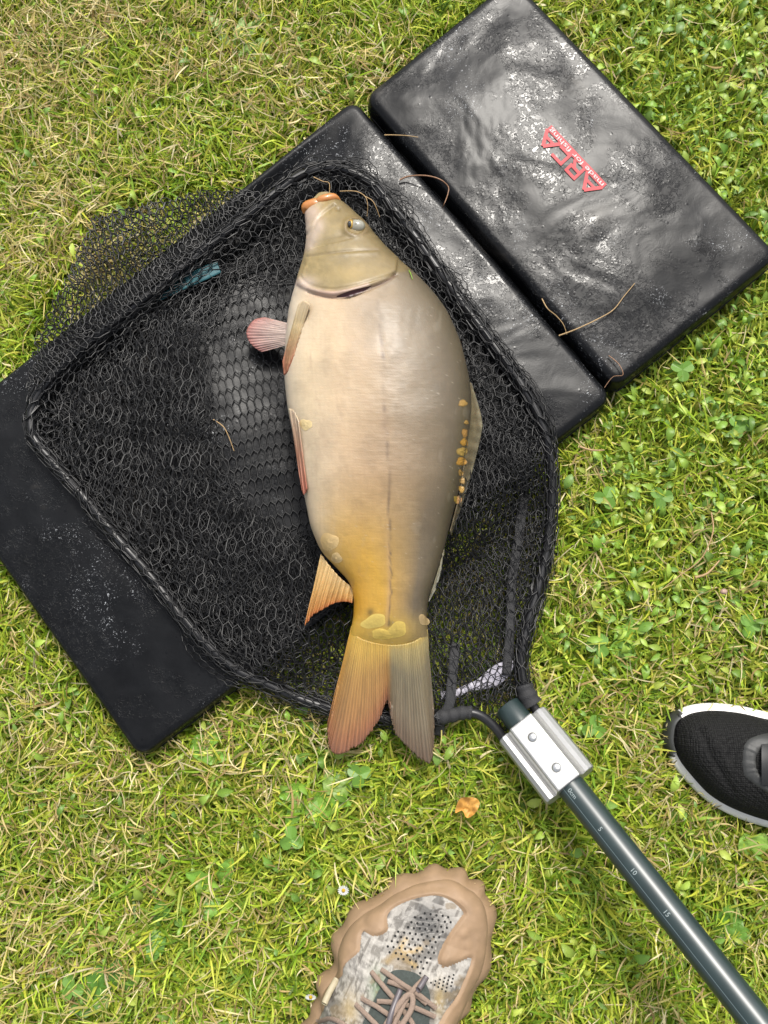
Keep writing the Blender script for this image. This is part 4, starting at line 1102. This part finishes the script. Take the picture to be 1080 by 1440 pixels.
# toe bumper
k = len(O); dirv = O - S; dirv /= np.linalg.norm(dirv, axis=1)[:, None]
M_bump = simple('grey_rubber', lin(70, 72, 70), 0.5, noise=.2, nscale=200)
pxo = proj(np.concatenate([O, np.full((k, 1), .02)], 1))
sel = [i for i in range(k) if pxo[i, 0] < 962 and 1000 < pxo[i, 1] < 1066]
sel = sorted(sel, key=lambda i: pxo[i, 1])
rows = [(.003, .0002), (.008, .0010), (.013, .0008), (.018, -.0022), (.024, -.0052)]
tb = np.array([[*(O[i] + dirv[i] * (o_ if 2 < j < len(sel) - 3 else o_ * .4)), z] for j, i in enumerate(sel) for z, o_ in rows])
o = mesh('toe_bumper', tb, grid_faces(len(sel), len(rows)), M_bump, blk)
md = o.modifiers.new('thick', 'SOLIDIFY'); md.thickness = .0015; md.offset = 0
# moulded lace saddle
M_saddle = simple('charcoal_saddle', lin(62, 63, 62), 0.55, noise=.12, nscale=300, bump=.0002)
ring_o = catmull([(1043, 1068), (1046, 1048), (1056, 1037), (1084, 1030), (1150, 1028), (1200, 1040), (1200, 1120), (1140, 1140), (1090, 1122), (1062, 1104), (1046, 1090)], 8, True)
ring_i = catmull([(1064, 1072), (1066, 1060), (1074, 1052), (1096, 1048), (1150, 1046), (1184, 1056), (1184, 1104), (1140, 1120), (1100, 1108), (1078, 1096), (1067, 1086)], 8, True)
rs = np.linspace(0, 1, 7); lifts = [-.0004, .0010, .0012, .0012, .0012, .0010, -.0004]
sv = np.array([bsurf.at(*(a_ * (1 - r) + b_ * r), l_) for a_, b_ in zip(ring_o, ring_i) for r, l_ in zip(rs, lifts)])
mesh('lace_saddle', sv, grid_faces(len(ring_o), 7, True, False), M_saddle, blk)
M_strap = simple('black_strap', (.012, .012, .012), 0.5, noise=.2, nscale=500)
sv = np.array([bsurf.at(px, py, .0055 - .003 * abs(j) ** 2) for px in np.linspace(1071, 1180, 16) for j, py in ((-1, 1046 + (px - 1071) * .02), (-.6, 1054), (0, 1074), (.6, 1096), (1, 1104 + (px - 1071) * .04))])
mesh('strap', sv, grid_faces(16, 5), M_strap, blk)
# collar openings
M_liner = simple('dark_liner', (.012, .012, .012), .9)
for root, surf, cpt, rx_, ry_ in ((tan, tsurf, (522, 1575), 34, 44), (blk, bsurf, (1245, 1110), 46, 34)):
    na = 32; cv = []
    for r, l_ in ((1.25, .0), (1.12, .006), (1.0, .010), (.88, .006), (.8, -.004), (.7, -.014), (.02, -.02)):
        for a_ in np.linspace(0, 2 * math.pi, na, endpoint=False):
            cv.append(surf.at(cpt[0], cpt[1], l_) + np.array([rx_ * 7e-4 * r * math.cos(a_), ry_ * 7e-4 * r * math.sin(a_), 0.0]))
    mesh('collar', cv, [list(q) for q in grid_faces(7, na, False, True)], M_liner, root)
# ------------------------------------------------------------------ lawn
KG = 1 / 1.32
def lg(r, g, b): return lin(r, g, b, KG)
M_grass = leafmat('grass_blades', .38, .45)
mat_polys = [A_xy, B_xy]
shoe_polys = []
for outl in (tan_out, blk_out):
    w = P([q[0] for q in outl], [q[1] for q in outl], .01); shoe_polys.append(w[:, :2])
def free(x, y, pad=.004):
    ok = np.ones(x.shape, bool)
    for p_ in mat_polys: ok &= ~(inpoly(x, y, p_) & (polydist(x, y, p_) > pad))
    for p_ in shoe_polys: ok &= ~(inpoly(x, y, p_) & (polydist(x, y, p_) > .001))
    return ok
def dryness(px, py):
    d = .13 + .24 * sstep(620, 100, px) * sstep(560, 200, py) + .02 * sstep(900, 1150, py) * sstep(1000, 300, px) - .10 * sstep(760, 900, px) * sstep(1000, 850, py) - .05 * sstep(860, 1000, px) * (py < 300)
    d = d + .28 * fbm(px * .011, py * .011, 5, 3) + .16 * fbm(px * .03, py * .03, 8, 2)
    return np.clip(d, .04, .92)
def leafiness(px, py):
    l = .05 + .55 * sstep(760, 900, px) * sstep(1010, 880, py) + .05 * (py > 950)
    return np.clip(l + .2 * fbm(px * .012, py * .012, 11, 3) * (l + .25), .01, .95)
pal_green = np.array([lg(140, 170, 40), lg(168, 192, 56), lg(116, 152, 40), lg(188, 204, 70), lg(146, 178, 64), lg(198, 212, 86)])
pal_dry = np.array([lg(222, 204, 144), lg(236, 222, 174), lg(206, 186, 122), lg(214, 202, 122), lg(188, 160, 106)])
pal_yg = np.array([lg(204, 208, 84), lg(214, 208, 94), lg(194, 198, 68)])

def blades(x, y, px, py, seed, lenk=1.0, widk=1.0, shade=1.0, dry_add=0.0, flat=None, near=None):
    n = len(x); R = np.random.default_rng(seed)
    dry = R.random(n) < np.clip(dryness(px, py) + dry_add, 0, 1) * .85
    yg = (~dry) & (R.random(n) < .22)
    col_ = np.where(dry[:, None], pal_dry[R.integers(0, len(pal_dry), n)], np.where(yg[:, None], pal_yg[R.integers(0, len(pal_yg), n)], pal_green[R.integers(0, len(pal_green), n)]))
    col_ = col_ * R.uniform(.6, 1.25, n)[:, None] * shade
    L = np.where(dry, R.uniform(.010, .034, n), R.gamma(6, .0041, n).clip(.011, .050)) * lenk
    wd = np.where(dry, R.uniform(.0004, .0009, n), R.uniform(.00075, .00150, n)) * widk * (1 + .5 * (R.random(n) < .05))
    if near is not None: L = L * near
    az = R.uniform(0, 2 * math.pi, n) * .75 + 5.0 * fbm(px * .006, py * .006, 14, 2) + np.where(R.random(n) < .3, R.uniform(0, 6.28, n), 0)
    tilt0 = np.where(dry, R.uniform(.9, 1.55, n), R.uniform(.25, 1.2, n))
    bend = np.where(dry, R.normal(0, .35, n), R.uniform(.1, 1.3, n))
    if flat is not None: tilt0 = np.where(flat, R.uniform(1.2, 1.5, n), tilt0)
    side = R.normal(0, .30, n) * np.where(dry, 1.15, 1)
    z0 = np.where(dry, R.uniform(.004, .026, n), R.uniform(-.002, .006, n))
    if flat is not None: z0 = np.where(flat, z0 * .4, z0)
    K = 4
    pts = np.zeros((n, K + 1, 3)); pts[:, 0] = np.stack([x, y, z0], -1)
    wdir = np.zeros((n, K + 1, 3))
    for k in range(K):
        tl = np.minimum(tilt0 + bend * (k / (K - 1)), 2.0); a_ = az + side * k * .5
        stepv = np.stack([np.sin(tl) * np.cos(a_), np.sin(tl) * np.sin(a_), np.cos(tl)], -1)
        pts[:, k + 1] = pts[:, k] + stepv * (L / K)[:, None]
        wdir[:, k] = np.stack([-np.sin(a_), np.cos(a_), 0 * a_], -1)
    pts[..., 2] = np.maximum(pts[..., 2], .001)
    roll = R.normal(0, .6, n)
    wdir = wdir * np.cos(roll)[:, None, None]; wdir[..., 2] += np.sin(roll)[:, None]
    wp = np.array([.75, 1.0, .9, .6])
    lv = np.stack([pts[:, :K] - wdir[:, :K] * wp[None, :, None] * wd[:, None, None], pts[:, :K] + wdir[:, :K] * wp[None, :, None] * wd[:, None, None]], 2).reshape(n, 2 * K, 3)
    v = np.concatenate([lv, pts[:, K:]], 1)                      # 9 verts
    base = np.arange(n)[:, None] * 9
    tri = np.array([[0, 1, 3], [0, 3, 2], [2, 3, 5], [2, 5, 4], [4, 5, 7], [4, 7, 6], [6, 7, 8]])
    f = (base[:, :, None] + tri[None]).reshape(-1, 3)
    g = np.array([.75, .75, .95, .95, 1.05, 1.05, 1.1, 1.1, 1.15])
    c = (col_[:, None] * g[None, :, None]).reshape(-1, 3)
    # green blades dry out at the tip now and then
    return v.reshape(-1, 3), f, c

def scatter(n, x0, x1, y0, y1, seed):
    R = np.random.default_rng(seed)
    return R.uniform(x0, x1, n), R.uniform(y0, y1, n)
X0, X1, Y0, Y1 = -.62, .62, -.72, .80
gv, gf, gc = [], [], []; base = 0
x, y = scatter(325000, X0, X1, Y0, Y1, 21)
ok = free(x, y); x, y = x[ok], y[ok]
p2 = proj(np.stack([x, y, np.full_like(x, .012)], -1)); px, py = p2[:, 0], p2[:, 1]
keep = np.random.default_rng(5).random(len(x)) > .45 * leafiness(px, py)
under_net = inpoly(px, py, frame_poly) | inpoly(px, py, FLAP)
sel = keep
dn = np.ones(len(x))
for p_ in shoe_polys: dn = np.minimum(dn, .35 + .65 * sstep(.0, .035, polydist(x, y, p_)))
for p_ in mat_polys: dn = np.minimum(dn, .55 + .45 * sstep(.0, .03, polydist(x, y, p_)))
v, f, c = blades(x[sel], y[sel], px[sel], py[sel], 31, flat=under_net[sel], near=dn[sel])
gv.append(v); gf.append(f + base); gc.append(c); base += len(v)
# sparser lawn further out
x, y = scatter(60000, -1.9, 1.9, -1.9, 2.1, 22)
o_ = ~((x > X0) & (x < X1) & (y > Y0) & (y < Y1)); x, y = x[o_], y[o_]
p2 = proj(np.stack([x, y, np.full_like(x, .012)], -1))
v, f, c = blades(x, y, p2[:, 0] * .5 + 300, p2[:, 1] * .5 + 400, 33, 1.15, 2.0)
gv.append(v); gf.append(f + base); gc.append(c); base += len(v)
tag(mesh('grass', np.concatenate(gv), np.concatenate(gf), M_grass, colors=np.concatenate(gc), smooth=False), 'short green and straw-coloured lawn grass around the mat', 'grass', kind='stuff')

# low leafy weeds and clover woven through the lawn
M_leaf = leafmat('weed_leaf', .30, .42)
def leaf_shapes(x, y, z, size, asp, az, tilt, col_, cup, seed):
    n = len(x)
    prof = np.array([[0, .02], [.12, .55], [.38, 1.0], [.66, .82], [.88, .36], [1.0, 0.02]])
    K = len(prof)
    s = (prof[:, 0] - .5)[None] * size[:, None]                  # along
    hw = prof[:, 1][None] * (size * asp * .5)[:, None]
    arch = (-.22 * (2 * prof[:, 0] - 1) ** 2)[None] * size[:, None] * (1 + cup)[:, None]
    loc = np.zeros((n, K, 3, 3))
    for j, sg in enumerate((-1, 0, 1)):
        loc[:, :, j, 0] = s; loc[:, :, j, 1] = hw * sg; loc[:, :, j, 2] = arch + (abs(sg) * .28 * hw)
    ct, st = np.cos(tilt)[:, None, None], np.sin(tilt)[:, None, None]
    X = loc[..., 0] * ct + loc[..., 2] * st; Z = -loc[..., 0] * st + loc[..., 2] * ct; Yl = loc[..., 1]
    ca, sa = np.cos(az)[:, None, None], np.sin(az)[:, None, None]
    v = np.stack([x[:, None, None] + X * ca - Yl * sa, y[:, None, None] + X * sa + Yl * ca, z[:, None, None] + Z], -1).reshape(n, K * 3, 3)
    fq = grid_faces(K, 3)
    f = (np.arange(n)[:, None, None] * (K * 3) + fq[None]).reshape(-1, 4)
    g = np.ones((K, 3)); g[:, 1] = 1.22; g *= np.linspace(.9, 1.08, K)[:, None]
    c = (col_[:, None] * g.reshape(1, -1, 1)).reshape(-1, 3)
    return v.reshape(-1, 3), f, c
R = np.random.default_rng(77)
x, y = scatter(42000, X0, X1, Y0, Y1, 78)
ok = free(x, y, .0); x, y = x[ok], y[ok]
p2 = proj(np.stack([x, y, np.full_like(x, .02)], -1)); px, py = p2[:, 0], p2[:, 1]
kp = R.random(len(x)) < leafiness(px, py) * .72
for p_ in shoe_polys: kp &= polydist(x, y, p_) > .011
for p_ in mat_polys: kp &= polydist(x, y, p_) > .008
kp &= ~(inpoly(px, py, frame_poly) & (R.random(len(x)) < .3))
x, y, px, py = x[kp], y[kp], px[kp], py[kp]; n = len(x)
pal_leaf = np.array([lg(126, 162, 58), lg(146, 178, 70), lg(112, 150, 60), lg(160, 186, 76), lg(122, 156, 74), lg(174, 190, 84)])
lc = pal_leaf[R.integers(0, len(pal_leaf), n)] * R.uniform(.72, 1.18, n)[:, None]
flat_ = inpoly(px, py, frame_poly)
v1, f1, c1 = leaf_shapes(x, y, np.where(flat_, .008, R.uniform(.008, .031, n)), R.uniform(.007, .018, n), R.uniform(.28, .58, n), R.uniform(0, 6.28, n), R.normal(0, .5, n), lc, R.uniform(-.6, 1, n), 3)
tag(mesh('leafy_ground_cover', v1, f1, M_leaf, colors=c1), 'small broad green leaves growing thickly among the grass', 'weeds', kind='stuff')

# individual broad-leaved plants ------------------------------------------------
def weed(px, py, n, ln, wd, label, colr=(120, 164, 60), az0=None, z=.013, spread=6.28, name='broadleaf_weed', cat='weed', group=None):
    b0 = P(px, py, .005); root = empty(name, b0, label, cat, group)
    for k in range(n):
        az = (az0 if az0 is not None else random.uniform(0, 6.28)) + (k - (n - 1) / 2) * spread / n + random.uniform(-.2, .2)
        L = ln * random.uniform(.8, 1.15)
        nl = 12; vs_ = []; cs_ = []
        t = np.linspace(0, 1, nl)
        w_ = wd * .5 * np.sin(np.pi * np.clip(t * .94 + .05, 0, 1)) ** .8 * (1 + .10 * np.sin(t * 22 + k))
        for j in (-1, -.5, 0, .5, 1):
            X = .12 * L + t * L; Yl = w_ * j; Z = z * np.sin(np.clip(t * 1.2 + .3, 0, 2.2)) + abs(j) * .18 * w_ + .0012 * np.sin(t * 18 + j * 2 + k)
            vs_.append(np.stack([b0[0] + X * math.cos(az) - Yl * math.sin(az), b0[1] + X * math.sin(az) + Yl * math.cos(az), Z + .006], -1))
            cs_.append(np.tile(np.array(lg(*colr)) * random.uniform(.92, 1.08) * (1.25 if j == 0 else 1.0), (nl, 1)))
        mesh('leaf', np.concatenate(vs_), grid_faces(5, nl), M_leaf, root, colors=np.concatenate(cs_))
    return root
weed(262, 1052, 2, .040, .018, 'single long green leaf just right of the mat\'s bottom corner', (132, 178, 70), az0=.1, spread=.5)
weed(440, 1105, 5, .034, .018, 'broad green dandelion plant left of the fallen yellow leaf', (126, 170, 58), az0=-1.6, spread=3.4)
weed(482, 1075, 3, .028, .022, 'pale green leaves peeping out under the fish tail', (140, 170, 80), az0=-1.4, spread=2.5)
weed(330, 80, 5, .045, .012, 'light bluish green leafy tuft in the dry grass at the top', (160, 190, 110), az0=.8, spread=3.0)
weed(165, 1395, 5, .034, .020, 'dark green leafy plant in the bottom left corner of the lawn', (96, 140, 56))
weed(232, 1300, 4, .026, .018, 'small green plant left of the white and yellow daisy', (106, 150, 60))
weed(310, 1245, 3, .028, .016, 'little green weed on the lawn above the daisy', (124, 168, 64))
weed(905, 905, 3, .030, .022, 'broad green leaves on the lawn above the black trainer', (134, 176, 70), az0=2.6, spread=1.6)
weed(1000, 1310, 3, .032, .020, 'flat green leaf beside the lower end of the pole', (112, 156, 62), az0=.6, spread=.9)
weed(1050, 1205, 2, .022, .018, 'pale green leaf just below the trainer sole', (150, 190, 84), az0=1.4, spread=1.0)
for i_, (px, py) in enumerate(((842, 908), (836, 1024), (930, 700), (852, 700), (1040, 600), (960, 520), (505, 1090), (410, 1180), (100, 1390), (1056, 880))):
    lab_ = ('three-lobed clover near the right rim of the net, above the trainer', 'three-lobed clover just right of the metal block', 'clover in the leafy patch right of the net', 'bluish clover beside the right rim of the net', 'clover near the right edge below the mat',
            'clover below the lower edge of the raised mat flap', 'clover under the forked fish tail', 'clover left of the dandelion near the mat corner', 'dark clover in the bottom left corner', 'clover at the right edge above the trainer')[i_]
    b0 = P(px, py, .024); root = empty('clover', P(px, py, .0), lab_, 'clover', 'clovers in the lawn')
    a0 = random.uniform(0, 6.28)
    v, f = sweep(np.array([[b0[0] + .004, b0[1], .002], [b0[0] + .002, b0[1], .012], [b0[0], b0[1], .024]]), .0005, 5); mesh('stem', v, f, M_leaf, root, colors=np.tile(lin(110, 150, 60), (len(v), 1)))
    for k in range(3):
        az = a0 + k * 2.09; na = 14; vv = [[b0[0], b0[1], b0[2]]]
        for a_ in np.linspace(-2.6, 2.6, na):
            r = .0062 * (1 - .16 * math.exp(-(a_ / .3) ** 2)); X = .0068 + r * math.cos(a_); Y = r * math.sin(a_)
            vv.append([b0[0] + X * math.cos(az) - Y * math.sin(az), b0[1] + X * math.sin(az) + Y * math.cos(az), b0[2] + .002 * abs(Y) / .006 - .0012 * X / .012])
        mesh('leaflet', vv, [[0, i, i + 1] for i in range(1, na)], M_leaf, root, colors=np.tile(np.array(lg(112, 154, 62)) * random.uniform(.9, 1.2), (len(vv), 1)), smooth=False)

# daisies, fallen leaf, straws ------------------------------------------------------
M_petal = simple('white_petal', lin(240, 240, 240), .6); M_yolk = simple('yellow_disc', lin(232, 190, 30), .7, noise=.3, nscale=900, bump=.0006)
def daisy(px, py, label, lean):
    b0 = P(px, py, .03); root = empty('daisy', P(px, py, 0), label, 'daisy', 'daisies in the lawn')
    v, f = sweep(np.array([[b0[0], b0[1] - .006, .001], [b0[0], b0[1] - .002, .018], [b0[0], b0[1], .029]]), .0007, 6); mesh('stem', v, f, M_leaf, root, colors=np.tile(lin(110, 150, 60), (len(v), 1)))
    v, f = ellipsoid(b0 + np.array([0, 0, .0006]), .0018, .0018, .0011, 14, 8); mesh('flower_disc', v, f, M_yolk, root)
    for k in range(15):
        az = k / 15 * 6.283; pv_ = []
        for t, w in ((.0013, .0003), (.003, .0006), (.0045, .0007), (.0054, .0002)):
            for sg in (-1, 1):
                X, Y = t, w * sg; pv_.append([b0[0] + X * math.cos(az) - Y * math.sin(az), b0[1] + (X * math.sin(az) + Y * math.cos(az)) * lean, b0[2] + .0004 * math.sin(k) + .0010 * t / .007])
        mesh('petal', pv_, grid_faces(4, 2), M_petal, root)
daisy(483, 1252, 'small white daisy with yellow centre left of the tan shoe toe', .85)
daisy(437, 1402, 'tiny white daisy touching the left side of the tan shoe', .5)
M_dead = leafmat('dead_leaf', .25, .5)
lp = [(640, 1143), (646, 1124), (660, 1121), (672, 1124), (674, 1133), (666, 1146), (656, 1150), (650, 1140)]
lc_ = catmull(lp, 4, True); cc_ = lc_.mean(0); rr_ = np.linspace(0, 1, 6)
qx = np.array([[cc_ + (q - cc_) * r for r in rr_] for q in lc_])
z = .038 + .005 * fbm(qx[..., 0] * .12, qx[..., 1] * .12, 4, 2) + .004 * np.linspace(0, 1, 6)[None] ** 2
cw_ = fbm(qx[..., 0] * .15, qx[..., 1] * .15, 6, 3)
cl = np.array(lg(226, 168, 84))[None, None] * (1 + .25 * cw_)[..., None]
cl = mixc(cl, lin(150, 96, 44), sstep(.15, .4, cw_) * .6)
tag(mesh('fallen_leaf', P(qx[..., 0], qx[..., 1], z).reshape(-1, 3), grid_faces(len(lc_), 6, True, False), M_dead, colors=cl.reshape(-1, 3)), 'orange yellow fallen leaf on the grass below the pole block', 'leaf')

M_straw = simple('straw', lin(206, 170, 116), .55, noise=.25, nscale=300); M_straw2 = simple('brown_stalk', lin(170, 126, 92), .5, noise=.25, nscale=300); M_gb = simple('green_blade', lin(150, 190, 60), .5, noise=.2)
def straw(pts, label, r=.0009, mat=M_straw, cat='straw', name='straw', group='loose stalks'):
    c = catmull(pts, 8); w = P(c[:, 0], c[:, 1], c[:, 2]); k = len(w)
    v, f = sweep(w, r * (1 - .5 * np.linspace(0, 1, k)) , 6); o = mesh(name, v, f, mat); return tag(o, label, cat, group)
zt = ZA + .005; zt2 = ZB + .005
straw([(562, 253, zt2), (575, 248, zt2 + .002), (598, 247, zt2 + .008), (618, 252, zt + .004), (630, 262, zt), (630, 272, zt), (625, 286, .060), (622, 292, .052)], 'curved brown stalk lying across the fold of the mat near the fish head', mat=M_straw2)
straw([(541, 190, zt2), (556, 190, zt2 + .006), (574, 191, zt + .002), (588, 193, zt)], 'short pale stalk across the top end of the mat fold', r=.0008)
straw([(786, 472, zt2 + .004), (810, 463, zt), (838, 450, zt + .001), (862, 436, zt), (878, 416, zt), (893, 398, zt)], 'long pale straw pointing up over the raised mat flap', r=.0008)
straw([(762, 420, zt), (770, 434, zt + .002), (782, 444, zt - .002), (792, 456, .052), (797, 470, .048)], 'thin straw dangling into the middle of the mat fold', r=.0007)
straw([(856, 500, zt - .002), (870, 512, zt), (876, 527, zt), (862, 530, zt - .004), (850, 545, .05)], 'hooked reddish stalk at the lower end of the mat fold', r=.0006, mat=M_straw2)
straw([(441, 249, .070), (454, 255, .072), (463, 258, .074), (463, 276, .090)], 'thin straw standing at the fish mouth', r=.0006)
straw([(478, 269, .070), (500, 269, .074), (513, 276, .076), (517, 288, .074), (516, 304, .068)], 'curved straw beside the fish snout', r=.0006)
straw([(513, 276, .070), (525, 284, .072), (534, 305, .066)], 'short straw between fish eye and net rim', r=.0006)
straw([(300, 590, .050), (314, 600, .052), (322, 615, .051), (329, 634, .051)], 'small straw on the clean patch of net left of the fish', r=.0007)
q1 = fishP(572, 376, .002); 
straw([(572, 376, q1[2]), (577, 384, fishP(577, 384, .003)[2]), (580, 393, fishP(580, 393, .0015)[2])], 'bright green grass blade stuck on the fish behind its head', r=.0008, mat=M_gb, cat='grass blade', name='grass_blade', group='grass blades')
straw([(1000, 720, .034), (1003, 745, .036), (995, 770, .036), (982, 790, .034), (955, 810, .032), (935, 826, .030)], 'long curved dry stalk on the lawn right of the net', r=.0009)
straw([(978, 812, .034), (995, 806, .036), (1012, 788, .034)], 'thick bent dry stalk right of the long curved one', r=.0016)
straw([(815, 628, .034), (832, 633, .036), (850, 633, .034)], 'pale forked straw on the lawn below the mat corner', r=.0014)
M_pb = simple('pinkish_pebble', lin(206, 170, 150), .6, noise=.2)
v, f = ellipsoid(P(1018, 832, .032), .0034, .0030, .0028, 16, 10)
v = v + .0006 * fbm(v[:, :1] * 300, v[:, 1:2] * 300, 3, 2)
tag(mesh('snail_shell', v, f, M_pb), 'tiny pinkish snail shell in the leafy patch at right', 'shell')
